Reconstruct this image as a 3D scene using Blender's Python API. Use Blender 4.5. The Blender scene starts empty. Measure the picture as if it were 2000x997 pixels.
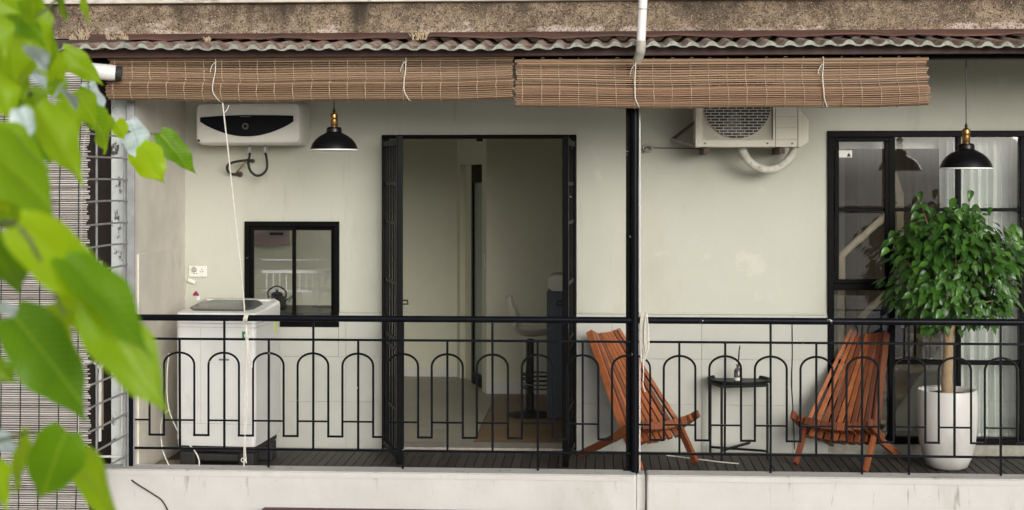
import bpy, math, random
from mathutils import Vector, Matrix
R = math.radians
scene = bpy.context.scene
COL = scene.collection
random.seed(7)

# ------------------------------------------------------------------ camera
FPX, CX, HY = 2850.0, 1000.0, 351.0          # focal length in photo pixels, centre column, horizon row
CAM = Vector((0.0, -9.83, 1.828))
YAW = math.atan(168 / FPX)
cs, sn = math.cos(YAW), math.sin(YAW)
cam_d = bpy.data.cameras.new('camera')
cam_d.sensor_width = 36.0
cam_d.lens = FPX / 2000 * 36
cam_d.shift_y = -(498.5 - HY) / 2000
cam_d.clip_end = 2000
cam_d.dof.use_dof = True
cam_d.dof.focus_distance = 9.2
cam_d.dof.aperture_fstop = 5.0
cam = bpy.data.objects.new('camera', cam_d)
cam.location = CAM
cam.rotation_euler = (R(90), 0, YAW)
COL.objects.link(cam)
scene.camera = cam

# ------------------------------------------------------------------ sky, sun, exposure
SUN_EL, SUN_AZ = R(14), R(24)                 # azimuth measured from -Y (towards the street) to +X
world = bpy.data.worlds.new('World'); scene.world = world; world.use_nodes = True
nt = world.node_tree; nt.nodes.clear()
sky = nt.nodes.new('ShaderNodeTexSky'); sky.sky_type = 'NISHITA'; sky.sun_disc = False
sky.sun_elevation = SUN_EL; sky.sun_rotation = R(180) - SUN_AZ
sky.air_density = 1.0; sky.dust_density = 6.0; sky.ozone_density = 1.0
hs = nt.nodes.new('ShaderNodeHueSaturation'); hs.inputs['Saturation'].default_value = 0.18
bg = nt.nodes.new('ShaderNodeBackground'); bg.inputs['Strength'].default_value = 0.15
wo = nt.nodes.new('ShaderNodeOutputWorld')
nt.links.new(sky.outputs[0], hs.inputs['Color']); nt.links.new(hs.outputs[0], bg.inputs['Color'])
nt.links.new(bg.outputs[0], wo.inputs['Surface'])
sun_d = bpy.data.lights.new('sun', 'SUN'); sun_d.energy = 1.32; sun_d.angle = R(30); sun_d.color = (1.0, 0.965, 0.90)
sun = bpy.data.objects.new('sun', sun_d); COL.objects.link(sun)
sv = Vector((math.sin(SUN_AZ) * math.cos(SUN_EL), -math.cos(SUN_AZ) * math.cos(SUN_EL), math.sin(SUN_EL)))
sun.rotation_euler = sv.to_track_quat('Z', 'Y').to_euler(); sun.location = sv * 30
scene.view_settings.view_transform = 'Standard'; scene.view_settings.look = 'None'
scene.view_settings.gamma = 1.0; scene.view_settings.exposure = 0.05
scene.cycles.use_denoising = True
scene.cycles.max_bounces = 10; scene.cycles.diffuse_bounces = 5; scene.cycles.transparent_max_bounces = 24
scene.cycles.caustics_reflective = False; scene.cycles.caustics_refractive = False

# ------------------------------------------------------------------ measuring helpers
def P(px, py, Y):
    """world point on the vertical plane y=Y that the photograph shows at (px, py)"""
    u, v = (px - CX) / FPX, (HY - py) / FPX
    d = Vector((-sn + u * cs, cs + u * sn, v))
    return CAM + d * ((Y - CAM.y) / d.y)
def PX(px, Y): return P(px, HY, Y).x
def PZ(py, Y, px=1168): return P(px, py, Y).z
def G(px, py, z=0.0):
    u, v = (px - CX) / FPX, (HY - py) / FPX
    d = Vector((-sn + u * cs, cs + u * sn, v))
    return CAM + d * ((z - CAM.z) / d.z)
def D(px, py, depth):
    u, v = (px - CX) / FPX, (HY - py) / FPX
    return CAM + Vector((-sn + u * cs, cs + u * sn, v)) * depth

# ------------------------------------------------------------------ mesh helpers
WPOS = {}
class MB:
    def __init__(s): s.v = []; s.f = []; s.m = []
    def add(s, vs, fs, mi=0):
        o = len(s.v); s.v += [tuple(p) for p in vs]
        for f in fs: s.f.append(tuple(i + o for i in f)); s.m.append(mi)
        return s
    def box(s, x0, x1, y0, y1, z0, z1, mi=0, M=None):
        if x0 > x1: x0, x1 = x1, x0
        if y0 > y1: y0, y1 = y1, y0
        if z0 > z1: z0, z1 = z1, z0
        vs = [Vector(p) for p in ((x0,y0,z0),(x1,y0,z0),(x1,y1,z0),(x0,y1,z0),(x0,y0,z1),(x1,y0,z1),(x1,y1,z1),(x0,y1,z1))]
        if M: vs = [M @ p for p in vs]
        return s.add(vs, [(3,2,1,0),(4,5,6,7),(0,1,5,4),(1,2,6,5),(2,3,7,6),(3,0,4,7)], mi)
    def bar(s, a, b, w, h, up=(0,0,1), mi=0):
        """rectangular bar from a to b; w across, h along the 'up' side"""
        a, b = Vector(a), Vector(b); t = (b - a).normalized(); up = Vector(up)
        if abs(t.dot(up)) > .99: up = Vector((0,1,0))
        sd = t.cross(up).normalized(); u = sd.cross(t).normalized()
        vs = []
        for p in (a, b):
            for i, j in ((-1,-1),(1,-1),(1,1),(-1,1)): vs.append(p + sd * (i*w/2) + u * (j*h/2))
        return s.add(vs, [(3,2,1,0),(4,5,6,7),(0,1,5,4),(1,2,6,5),(2,3,7,6),(3,0,4,7)], mi)
    def tube(s, path, r, n=8, mi=0, caps=True, flat=1.0):
        path = [Vector(p) for p in path]; rs = r if isinstance(r, (list, tuple)) else [r] * len(path)
        t0 = (path[1] - path[0]).normalized()
        ref = Vector((0,0,1)) if abs(t0.z) < .9 else Vector((0,1,0))
        sd = t0.cross(ref).normalized(); vs = []; fs = []
        for k, p in enumerate(path):
            if k == 0: t = t0
            elif k == len(path) - 1: t = (path[k] - path[k-1]).normalized()
            else: t = ((path[k+1] - p).normalized() + (p - path[k-1]).normalized()).normalized()
            sd = (sd - t * sd.dot(t)).normalized(); u = t.cross(sd)
            for i in range(n):
                a = 2 * math.pi * i / n
                vs.append(p + (sd * math.cos(a) + u * math.sin(a) * flat) * rs[k])
        for k in range(len(path) - 1):
            for i in range(n):
                j = (i + 1) % n
                fs.append((k*n+i, k*n+j, (k+1)*n+j, (k+1)*n+i))
        if caps:
            fs.append(tuple(range(n-1, -1, -1))); fs.append(tuple((len(path)-1)*n + i for i in range(n)))
        return s.add(vs, fs, mi)
    def lathe(s, prof, c=(0,0,0), n=32, mi=0, close=False):
        """prof = [(radius, z)...] turned about the vertical through c"""
        c = Vector(c); vs = []; fs = []
        for r_, z in prof:
            for i in range(n):
                a = 2 * math.pi * i / n
                vs.append(c + Vector((r_ * math.cos(a), r_ * math.sin(a), z)))
        m = len(prof)
        for k in range(m - 1 + (1 if close else 0)):
            k2 = (k + 1) % m
            for i in range(n):
                j = (i + 1) % n
                fs.append((k*n+i, k*n+j, k2*n+j, k2*n+i))
        if not close:
            if prof[0][0] > 1e-5: fs.append(tuple(range(n-1, -1, -1)))
            if prof[-1][0] > 1e-5: fs.append(tuple((m-1)*n + i for i in range(n)))
        return s.add(vs, fs, mi)
    def prism(s, poly, y0, y1, mi=0):
        """polygon of (x, z) extruded from y0 to y1"""
        n = len(poly)
        vs = [(x, y0, z) for x, z in poly] + [(x, y1, z) for x, z in poly]
        fs = [tuple(range(n)), tuple(range(2*n-1, n-1, -1))] + [(i, i+n, (i+1)%n+n, (i+1)%n) for i in range(n)]
        return s.add(vs, fs, mi)
    def build(s, name, mat, parent=None, bevel=0, segs=2, smooth=None, origin=None, recalc=True):
        c = Vector(origin) if origin is not None else sum((Vector(p) for p in s.v), Vector()) / len(s.v)
        me = bpy.data.meshes.new(name)
        me.from_pydata([tuple(Vector(p) - c) for p in s.v], [], s.f)
        for m in (mat if isinstance(mat, (list, tuple)) else [mat]): me.materials.append(m)
        me.polygons.foreach_set('material_index', s.m)
        if recalc:
            import bmesh
            b = bmesh.new(); b.from_mesh(me); bmesh.ops.recalc_face_normals(b, faces=b.faces); b.to_mesh(me); b.free()
        if smooth is not None:
            me.polygons.foreach_set('use_smooth', [True] * len(me.polygons))
            me.set_sharp_from_angle(angle=R(smooth))
        me.update()
        o = bpy.data.objects.new(name, me); COL.objects.link(o)
        pw = WPOS.get(parent.name, Vector()) if parent else Vector()
        if parent: o.parent = parent
        o.location = c - pw; WPOS[o.name] = c
        if bevel:
            md = o.modifiers.new('bevel', 'BEVEL'); md.width = bevel; md.segments = segs; md.limit_method = 'ANGLE'; md.angle_limit = R(40)
        return o
def tag(o, label=None, cat=None, group=None, kind=None):
    if label: o['label'] = label
    if cat: o['category'] = cat
    if group: o['group'] = group
    if kind: o['kind'] = kind
    return o
def thing(name, label, cat, loc=(0,0,0), group=None):
    o = bpy.data.objects.new(name, None); COL.objects.link(o); o.location = loc
    o.empty_display_size = .05
    WPOS[o.name] = Vector(loc); return tag(o, label, cat, group)
def box(name, mat, parent, x0, x1, y0, y1, z0, z1, bevel=0, **k):
    return MB().box(x0, x1, y0, y1, z0, z1).build(name, mat, parent, bevel=bevel, **k)
def link_copy(o, parent, loc):
    c = o.copy(); COL.objects.link(c); c.parent = parent; c.location = loc; return c
def smoothpath(pts, n=6):
    pts = [Vector(p) for p in pts]; out = []
    for i in range(len(pts) - 1):
        p0, p1, p2, p3 = pts[max(i-1,0)], pts[i], pts[i+1], pts[min(i+2, len(pts)-1)]
        for k in range(n):
            t = k / n
            out.append(.5 * ((2*p1) + (p2-p0)*t + (2*p0-5*p1+4*p2-p3)*t*t + (3*p1-p0-3*p2+p3)*t**3))
    return out + [pts[-1]]

# ------------------------------------------------------------------ materials
def mat(name, c1, c2=None, rough=.6, scale=6, stretch=(1,1,1), lo=.35, hi=.65, bump=0, bscale=60, bstretch=(1,1,1), metal=0,
        spec=.5, rand=None, layers=(), transl=0, coat=0, detail=6, island=None, vein=None):
    """noise blend of c1 and c2; rand/island = (colour, amount) varied per object / per mesh island; layers = stains (colour, scale, stretch, lo, hi)"""
    m = bpy.data.materials.new(name); m.use_nodes = True; t = m.node_tree; N = t.nodes; L = t.links
    b = N['Principled BSDF']; b.inputs['Roughness'].default_value = rough; b.inputs['Metallic'].default_value = metal
    b.inputs['Specular IOR Level'].default_value = spec
    if coat: b.inputs['Coat Weight'].default_value = coat; b.inputs['Coat Roughness'].default_value = .15
    tc = N.new('ShaderNodeTexCoord'); oi = N.new('ShaderNodeObjectInfo')
    base = N.new('ShaderNodeVectorMath'); base.operation = 'ADD'
    rv = N.new('ShaderNodeVectorMath'); rv.operation = 'SCALE'; rv.inputs[0].default_value = (31.7, 17.3, 23.9)
    L.new(oi.outputs['Random'], rv.inputs['Scale']); L.new(tc.outputs['Object'], base.inputs[0]); L.new(rv.outputs[0], base.inputs[1])
    def noise(sc, st, det=detail):
        mp = N.new('ShaderNodeMapping'); mp.inputs['Scale'].default_value = st; L.new(base.outputs[0], mp.inputs['Vector'])
        n = N.new('ShaderNodeTexNoise'); n.inputs['Scale'].default_value = sc; n.inputs['Detail'].default_value = det
        n.inputs['Roughness'].default_value = .62; L.new(mp.outputs[0], n.inputs['Vector']); return n.outputs['Fac']
    def ramp(fac, a, b_):
        r = N.new('ShaderNodeMapRange'); r.inputs['From Min'].default_value = a; r.inputs['From Max'].default_value = b_
        L.new(fac, r.inputs['Value']); return r.outputs[0]
    def mix(fac, A, B):
        x = N.new('ShaderNodeMix'); x.data_type = 'RGBA'
        if isinstance(fac, (int, float)): x.inputs[0].default_value = fac
        else: L.new(fac, x.inputs[0])
        for s_, v in ((6, A), (7, B)):
            if isinstance(v, tuple): x.inputs[s_].default_value = (*v, 1)
            else: L.new(v, x.inputs[s_])
        return x.outputs[2]
    c = c1 if c2 is None else mix(ramp(noise(scale, stretch), lo, hi), c1, c2)
    if rand:
        a = N.new('ShaderNodeMath'); a.operation = 'MULTIPLY'; a.inputs[1].default_value = rand[1]; L.new(oi.outputs['Random'], a.inputs[0])
        c = mix(a.outputs[0], c, rand[0])
    if island:
        ge = N.new('ShaderNodeNewGeometry'); a = N.new('ShaderNodeMath'); a.operation = 'MULTIPLY'; a.inputs[1].default_value = island[1]
        L.new(ge.outputs['Random Per Island'], a.inputs[0]); c = mix(a.outputs[0], c, island[0])
    for ly in layers:
        lc, ls, lst, la, lb = ly[:5]; fac = noise(ls, lst)
        if len(ly) > 5:                       # stain that gathers towards one edge: shift by height
            sx = N.new('ShaderNodeSeparateXYZ'); L.new(tc.outputs['Object'], sx.inputs[0])
            ma = N.new('ShaderNodeMath'); ma.operation = 'MULTIPLY_ADD'; ma.inputs[1].default_value = ly[5]; ma.inputs[2].default_value = ly[6]
            L.new(sx.outputs['Z'], ma.inputs[0]); ad = N.new('ShaderNodeMath'); ad.operation = 'ADD'
            L.new(fac, ad.inputs[0]); L.new(ma.outputs[0], ad.inputs[1]); fac = ad.outputs[0]
        c = mix(ramp(fac, la, lb), c, lc)
    if vein:                                  # midrib and side veins of a leaf lying along +y
        sx = N.new('ShaderNodeSeparateXYZ'); L.new(tc.outputs['Object'], sx.inputs[0])
        def mth(op, *a):
            n = N.new('ShaderNodeMath'); n.operation = op
            for k_, v_ in enumerate(a):
                if isinstance(v_, (int, float)): n.inputs[k_].default_value = v_
                else: L.new(v_, n.inputs[k_])
            return n.outputs[0]
        ax = mth('ABSOLUTE', sx.outputs['X']); s_ = mth('SINE', mth('MULTIPLY', mth('MULTIPLY_ADD', ax, -.75, sx.outputs['Y']), 6.283 / vein[1]))
        f_ = mth('MAXIMUM', ramp(s_, .86, 1.0), mth('SUBTRACT', 1.0, ramp(ax, .0006, .0016)))
        c = mix(mth('MULTIPLY', f_, .55), c, vein[0])
    if isinstance(c, tuple): b.inputs['Base Color'].default_value = (*c, 1)
    else: L.new(c, b.inputs['Base Color'])
    if bump:
        bp = N.new('ShaderNodeBump'); bp.inputs['Strength'].default_value = bump; bp.inputs['Distance'].default_value = .01
        L.new(noise(bscale, bstretch), bp.inputs['Height']); L.new(bp.outputs[0], b.inputs['Normal'])
    if transl:
        tr = N.new('ShaderNodeBsdfTranslucent'); mx = N.new('ShaderNodeMixShader'); mx.inputs[0].default_value = transl
        hsn = N.new('ShaderNodeHueSaturation'); hsn.inputs['Hue'].default_value = .475; hsn.inputs['Saturation'].default_value = 1.1; hsn.inputs['Value'].default_value = 1.7
        if isinstance(c, tuple): hsn.inputs['Color'].default_value = (*c, 1)
        else: L.new(c, hsn.inputs['Color'])
        L.new(hsn.outputs[0], tr.inputs['Color']); L.new(b.outputs[0], mx.inputs[1]); L.new(tr.outputs[0], mx.inputs[2])
        L.new(mx.outputs[0], N['Material Output'].inputs['Surface'])
    return m
def glass_mat():
    m = bpy.data.materials.new('window_glass'); m.use_nodes = True; t = m.node_tree; t.nodes.clear()
    o = t.nodes.new('ShaderNodeOutputMaterial'); mx = t.nodes.new('ShaderNodeMixShader'); fr = t.nodes.new('ShaderNodeFresnel')
    fr.inputs['IOR'].default_value = 1.7
    a = t.nodes.new('ShaderNodeBsdfTransparent'); a.inputs['Color'].default_value = (.985, .995, .99, 1)
    g = t.nodes.new('ShaderNodeBsdfGlossy'); g.inputs['Roughness'].default_value = 0.0
    t.links.new(fr.outputs[0], mx.inputs[0]); t.links.new(a.outputs[0], mx.inputs[1]); t.links.new(g.outputs[0], mx.inputs[2])
    t.links.new(mx.outputs[0], o.inputs['Surface']); return m
GLASS = glass_mat()
WALL = mat('wall_paint', (.50,.506,.428), (.45,.455,.385), .75, 1.3, lo=.3, hi=.75, bump=.12, bscale=35,
           layers=[((.40,.385,.30), 1.6, (1,1,.5), .55, .90), ((.33,.31,.25), 7, (1,1,.13), .62, .85), ((.58,.58,.49), 2.7, (1,1,1), .62, .74), ((.22,.20,.16), 34, (1,1,1), .735, .78)])
TILE = mat('wall_tile', (.485,.49,.44), (.435,.44,.395), .35, 3, lo=.35, hi=.7, rand=((.45,.45,.40), .35), layers=[((.42,.40,.34), 5, (1,1,.5), .62, .95)])
GROUT = mat('tile_grout', (.34,.33,.28), (.25,.24,.2), .9, 20)
KERB = mat('kerb_render', (.55,.54,.515), (.48,.468,.445), .85, 3, lo=.35, hi=.7, bump=.15, bscale=25,
           layers=[((.36,.325,.29), 3.5, (1,1,.4), .58, .90), ((.17,.15,.13), 16, (1,1,.12), .62, .74, .22, -.10), ((.10,.09,.08), 45, (1,1,1), .70, .75)])
CONC = mat('stained_concrete', (.165,.118,.076), (.33,.25,.175), .95, 18, lo=.38, hi=.62, bump=.6, bscale=110, detail=12,
           layers=[((.055,.040,.026), 3.5, (1,1,1.4), .46, .70, 1.0, 0.0), ((.52,.42,.36), 5, (1,1,2.4), .58, .68, -2.0, -.04), ((.045,.032,.022), 85, (1,1,1), .50, .62), ((.54,.44,.32), 130, (1,1,1), .57, .66),
                   ((.035,.026,.018), 2.1, (1.6,1,.2), .58, .72, .5, 0.0), ((.035,.026,.018), 190, (1,1,1), .54, .64)])
LEDGE = mat('pale_ledge', (.50,.45,.40), (.62,.58,.52), .9, 9, layers=[((.2,.16,.12), 14, (.4,1,1), .55, .7)])
UPPER = mat('upper_wall', (.68,.65,.60), (.58,.55,.5), .9, 4)
BLACK = mat('black_gloss_paint', (.003,.004,.006), (.006,.007,.010), .30, 8, layers=[((.62,.60,.55), 20, (1,1,1), .695, .71)], bump=.1, bscale=90, spec=.10)
BLACK2 = mat('black_frame_paint', (.003,.003,.0035), (.005,.005,.005), .40, 10, spec=.05, layers=[((.45,.43,.38), 24, (1,1,1), .705, .72)], bump=.1, bscale=80)
DECK = mat('dark_decking', (.060,.052,.045), (.036,.032,.029), .7, 30, (3,.25,1), rand=((.095,.083,.07), .6), bump=.3, bscale=120, bstretch=(1,.05,1),
           layers=[((.13,.12,.10), 5, (1,1,1), .60, .85)])
TEAK = mat('oiled_hardwood', (.46,.150,.050), (.27,.078,.028), .42, 16, (1,1,1), lo=.3, hi=.7, rand=((.135,.042,.020), 1.0), bump=.12, bscale=140, detail=4)
BAMBOO = mat('bamboo_slat', (.27,.165,.095), (.17,.100,.058), .55, 5, (1.6,40,40), island=((.46,.315,.20), .85), layers=[((.09,.05,.03), 7, (1.5,30,30), .62, .74), ((.10,.055,.035), 40, (1,1,1), .70, .74)], transl=.22)
BAMBOO2 = mat('reddish_bamboo_slat', (.30,.172,.098), (.19,.105,.060), .55, 5, (1.6,40,40), island=((.50,.34,.215), .85), layers=[((.11,.055,.035), 7, (1.5,30,30), .63, .75), ((.10,.055,.035), 40, (1,1,1), .70, .74)], transl=.22)
STRING = mat('jute_string', (.52,.41,.28), (.40,.31,.20), .9, 30)
CORD = mat('white_cord', (.72,.69,.62), (.58,.55,.48), .85, 60)
REED = mat('grey_reed', (.40,.36,.32), (.22,.19,.17), .7, 5, (3,30,30), island=((.66,.63,.60), .8))
DKSTRING = mat('dark_string', (.03,.035,.03), None, .9)
ROOFTOP = mat('roof_sheet_red', (.17,.105,.083), (.36,.265,.215), .85, 7, lo=.42, hi=.66, layers=[((.10,.06,.05), 9, (1,1,1), .50, .66), ((.30,.32,.28), 5, (1,1,1), .56, .68)])
ROOFEDGE = mat('roof_sheet_grey', (.36,.38,.33), (.24,.25,.21), .85, 9, layers=[((.11,.10,.085), 16, (1,1,1), .52, .70), ((.52,.54,.48), 12, (1,1,1), .62, .72)])
FLASH = mat('red_flashing', (.075,.030,.022), (.14,.058,.042), .75, 6, (.5,1,1), layers=[((.045,.025,.02), 5, (.5,1,1), .50, .68), ((.42,.26,.20), 9, (.6,1,1), .64, .74)])
FASCIA = mat('brown_fascia', (.050,.022,.018), (.080,.034,.026), .55, 10, (.3,1,1))
PVC = mat('white_pvc', (.74,.73,.70), (.66,.65,.61), .4, 8, layers=[((.35,.32,.26), 12, (1,1,.4), .66, .85)])
PVCOLD = mat('grey_pvc', (.48,.46,.40), (.30,.28,.23), .6, 30)
WHITEP = mat('white_plastic', (.72,.71,.66), (.68,.67,.62), .38, 5, layers=[((.30,.28,.22), 10, (1,1,.6), .68, .85)])
HEATER = mat('heater_casing', (.74,.73,.67), (.68,.67,.60), .45, 4, layers=[((.28,.26,.20), 9, (1,1,1), .66, .82)])
WASHER = mat('washer_enamel', (.66,.66,.64), (.61,.61,.59), .30, 4, layers=[((.46,.44,.39), 7, (1,1,.4), .60, .85), ((.30,.28,.24), 40, (1,1,1), .70, .76)])
BLKGLASS = mat('black_glossy_panel', (.003,.004,.006), None, .25, spec=.15)
SMOKED = mat('smoked_lid', (.055,.060,.058), (.08,.085,.08), .25, 6)
ACW = mat('aged_white_casing', (.66,.63,.53), (.60,.57,.47), .5, 4, layers=[((.36,.32,.24), 8, (1,1,.5), .62, .85)])
ACDARK = mat('dark_coil', (.035,.035,.045), (.06,.06,.07), .6, 20)
GREYM = mat('grey_metal', (.36,.37,.38), (.28,.28,.28), .5, 12, metal=.3, layers=[((.2,.12,.08), 18, (1,1,1), .66, .8)])
RUST = mat('rusty_bracket', (.13,.09,.065), (.07,.05,.04), .8, 25)
WRAP = mat('white_wrap', (.62,.60,.53), (.48,.46,.4), .7, 30, bump=.6, bscale=50, layers=[((.10,.07,.045), 22, (1,1,1), .62, .75)])
BRASS = mat('brass', (.50,.29,.10), (.36,.20,.07), .3, 20, metal=1)
LAMPB = mat('black_lamp_enamel', (.005,.005,.006), None, .30, spec=.3)
LAMPW = mat('white_lamp_lining', (.78,.78,.76), None, .5)
RUBBER = mat('black_rubber', (.012,.012,.011), (.022,.021,.02), .7, 20)
STEEL = mat('polished_steel', (.62,.61,.58), None, .12, metal=1)
STONEPOT = mat('white_glazed_pot', (.65,.635,.605), (.60,.585,.555), .33, 5, layers=[((.42,.39,.34), 5, (1,1,.5), .58, .9, -.5, -.02), ((.30,.26,.21), 40, (1,1,1), .69, .76)])
SOIL = mat('potting_soil', (.06,.035,.022), (.14,.08,.05), .95, 60, bump=.8, bscale=80)
BARK = mat('pale_bark', (.27,.19,.11), (.40,.30,.18), .9, 30, (1,1,.4), bump=.7, bscale=60, layers=[((.10,.06,.035), 40, (1,1,1), .6, .7)])
LEAFD = mat('dark_glossy_leaf', (.018,.070,.010), (.010,.044,.008), .30, 22, rand=((.085,.205,.026), .85), transl=.2, bump=.25, bscale=45, vein=((.10,.22,.06), .011))
LEAFL = mat('bright_translucent_leaf', (.10,.27,.006), (.065,.20,.006), .40, 14, rand=((.30,.49,.010), 1.0), transl=.58, bump=.2, bscale=40, spec=.35, vein=((.34,.48,.05), .010))
LEAFG = mat('waxy_leaf_sky_sheen', (.58,.66,.68), (.34,.45,.42), .32, 22, (1,2.5,1), transl=.12, coat=1.0, bump=.3, bscale=40, spec=.9, vein=((.07,.13,.09), .009))  # pale bluish colour carries the sky's sheen on these waxy leaves
TWIG = mat('green_twig', (.10,.16,.03), (.08,.09,.03), .6, 20)
TRUNK = mat('grey_trunk', (.16,.13,.10), (.24,.20,.15), .9, 20, (1,1,.3), bump=.6)
PANEL = mat('partition_board', (.68,.635,.555), (.60,.56,.49), .85, 5, bump=.2, bscale=45, layers=[((.28,.23,.19), 3, (1,1,.4), .58, .9), ((.20,.16,.13), 22, (1,1,.3), .68, .78)])
PEEL = mat('peeling_white_paint', (.50,.54,.52), (.58,.61,.59), .8, 8, bump=.7, bscale=30, layers=[((.06,.055,.05), 13, (1,1,.6), .60, .66)])
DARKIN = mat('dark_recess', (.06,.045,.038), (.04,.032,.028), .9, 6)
INWALL = mat('room_wall_paint', (.76,.755,.59), (.72,.715,.56), .8, 2)
INWALL2 = mat('room_wall_paint_grey', (.72,.71,.66), None, .8)
CEIL = mat('room_ceiling', (.82,.81,.75), None, .9)
WOODFL = mat('wood_floor', (.20,.125,.065), (.145,.09,.045), .45, 12, (.3,3,1), rand=((.27,.17,.09), .7))
TILEFL = mat('beige_floor_tile', (.36,.34,.27), (.31,.29,.23), .5, 4)
SILL = mat('stone_sill', (.34,.31,.26), (.26,.24,.2), .7, 20, layers=[((.55,.5,.42), 14, (.5,1,1), .6, .8)])
NAVY = mat('slate_blue_cabinet', (.048,.066,.088), (.04,.056,.075), .45, 4)
CREAM = mat('cream_plastic', (.66,.63,.54), None, .4)
CHROME = mat('chrome', (.55,.55,.54), None, .15, metal=1)
FROST = mat('frosted_door', (.30,.36,.31), (.26,.32,.28), .35, 3)
BROWNP = mat('brown_wardrobe', (.20,.15,.11), (.16,.115,.085), .45, 8, (4,4,.3))
PALEW = mat('pale_wood', (.74,.62,.46), (.66,.54,.38), .5, 14, (1,1,1))
STAIRW = mat('white_stringer', (.70,.69,.64), None, .5)
CURT = mat('white_curtain', (.84,.86,.83), (.80,.82,.79), .9, 3, transl=.3)
BLUEF = mat('navy_fabric', (.022,.030,.075), None, .9)
ORANGE = mat('orange_fabric', (.50,.13,.05), None, .8)
MAROON = mat('maroon_awning', (.075,.018,.016), None, .6)
STREET = mat('street_concrete', (.42,.405,.37), (.36,.345,.31), .9, .6, bump=.3)
BALW = mat('white_balustrade_paint', (.80,.80,.78), None, .6)
RED = mat('red_petal', (.45,.03,.03), None, .6); PURPLE = mat('purple_petal', (.16,.06,.32), None, .6)
GREENST = mat('green_sticker', (.02,.16,.06), None, .5); YELLOWST = mat('yellow_sticker', (.62,.66,.20), None, .5)
DRYWEED = mat('dry_weed', (.58,.47,.31), (.48,.38,.25), .9, 20)
TABLEB = mat('black_table_metal', (.006,.007,.006), (.010,.011,.010), .45, 9, spec=.2)
BROWNLIQ = mat('brown_liquid', (.05,.02,.015), None, .2)
# ------------------------------------------------------------------ setting
ZST = -3.6
g = MB().box(-400, 400, -400, 400, ZST - .3, ZST).build('ground', STREET); tag(g, kind='structure')

def wall_mesh(mb, x0, x1, z0, z1, holes, y0, y1):
    xs = sorted({x0, x1, *[h[0] for h in holes], *[h[1] for h in holes]}); zs = sorted({z0, z1, *[h[2] for h in holes], *[h[3] for h in holes]})
    xs = [x for x in xs if x0 <= x <= x1]; zs = [z for z in zs if z0 <= z <= z1]
    inh = lambda x, z: any(h[0] < x < h[1] and h[2] < z < h[3] for h in holes)
    for a, b in zip(xs, xs[1:]):
        for c, d in zip(zs, zs[1:]):
            if inh((a+b)/2, (c+d)/2): continue
            mb.add([(a,y0,c),(b,y0,c),(b,y0,d),(a,y0,d)], [(0,1,2,3)])
            mb.add([(a,y1,c),(b,y1,c),(b,y1,d),(a,y1,d)], [(3,2,1,0)])
    for a, b, c, d in [(x0, x1, z0, z1)] + list(holes):
        for p, q in (((a,c),(b,c)), ((b,c),(b,d)), ((b,d),(a,d)), ((a,d),(a,c))):
            mb.add([(p[0],y0,p[1]),(q[0],y0,q[1]),(q[0],y1,q[1]),(p[0],y1,p[1])], [(0,1,2,3)])

XPART = PX(262, -1.1)                 # plane of the side partition
XL, XR = XPART - .02, 4.6
W1 = (PX(480,0), PX(662,0), P(571,637,0).z, P(571,434,0).z)
DR = (PX(748,0), PX(1125,0), -.02, P(936,265,0).z)
W2 = (PX(1617,0), PX(2003,0), P(1800,866,0).z, P(1800,257,0).z)
ZC = 2.78
bld = thing('apartment_building', 'cream painted apartment facade with black framed windows and open doorway behind the balcony', 'building', (0, 0, ZST))
mb = MB(); wall_mesh(mb, XL, XR, -.03, ZC, [W1, DR, W2], 0, .18)
mb.build('facade_wall', WALL, bld, recalc=False)
box('lower_wall', KERB, bld, -6.5, XR + 1.5, -1.02, 0.18, ZST, -.28)

# tiled dado, each tile its own piece with open joints
ZT = P(1400, 613, 0).z
mb = MB(); wall_mesh(mb, XL, XR, 0, ZT - .004, [W1, DR, W2], -.004, -.0005)
dado = mb.build('tile_bed', GROUT, bld, recalc=False)
box('dado_ledge', WALL, bld, XPART, W1[0] - .02, -.016, -.0045, ZT - .004, ZT + .006)
box('dado_ledge', WALL, bld, W1[1] + .02, DR[0] - .03, -.016, -.0045, ZT - .004, ZT + .006)
box('dado_ledge', WALL, bld, DR[1] + .03, W2[0] - .01, -.016, -.0045, ZT - .004, ZT + .006)
rows = [(.004, P(1400,791,0).z), (P(1400,791,0).z, P(1400,702,0).z), (P(1400,702,0).z, ZT - .006)]
xj = PX(1547, 0); tx = xj - .6 * 8
while tx < XR:
    for a, b in rows:
        segs = [(max(tx, XPART + .002), min(tx + .6, XR))]
        for h in (W1, DR, W2):
            if h[2] < (a + b) / 2 + .1 and h[3] > (a + b) / 2 - .1 or (h is W1 and b > h[2]):
                if h is W1 and tx < h[1] and tx + .6 > h[0]:
                    s0, s1 = max(tx, h[0]), min(tx + .6, h[1]); box('tile', TILE, dado, s0 + .0012, s1 - .0012, -.0122, -.0042, a + .0012, h[2] - .006)
                ns = []
                for s0, s1 in segs:
                    for q0, q1 in ((s0, min(s1, h[0])), (max(s0, h[1]), s1)):
                        if q1 - q0 > .01: ns.append((q0, q1))
                segs = ns
        for s0, s1 in segs:
            if s1 - s0 > .01:
                dy = random.uniform(0, .0008)
                box('tile', TILE, dado, s0 + .0012, s1 - .0012, -.012 - dy, -.0042, a + .0012, b - .0012)
    tx += .6

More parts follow.
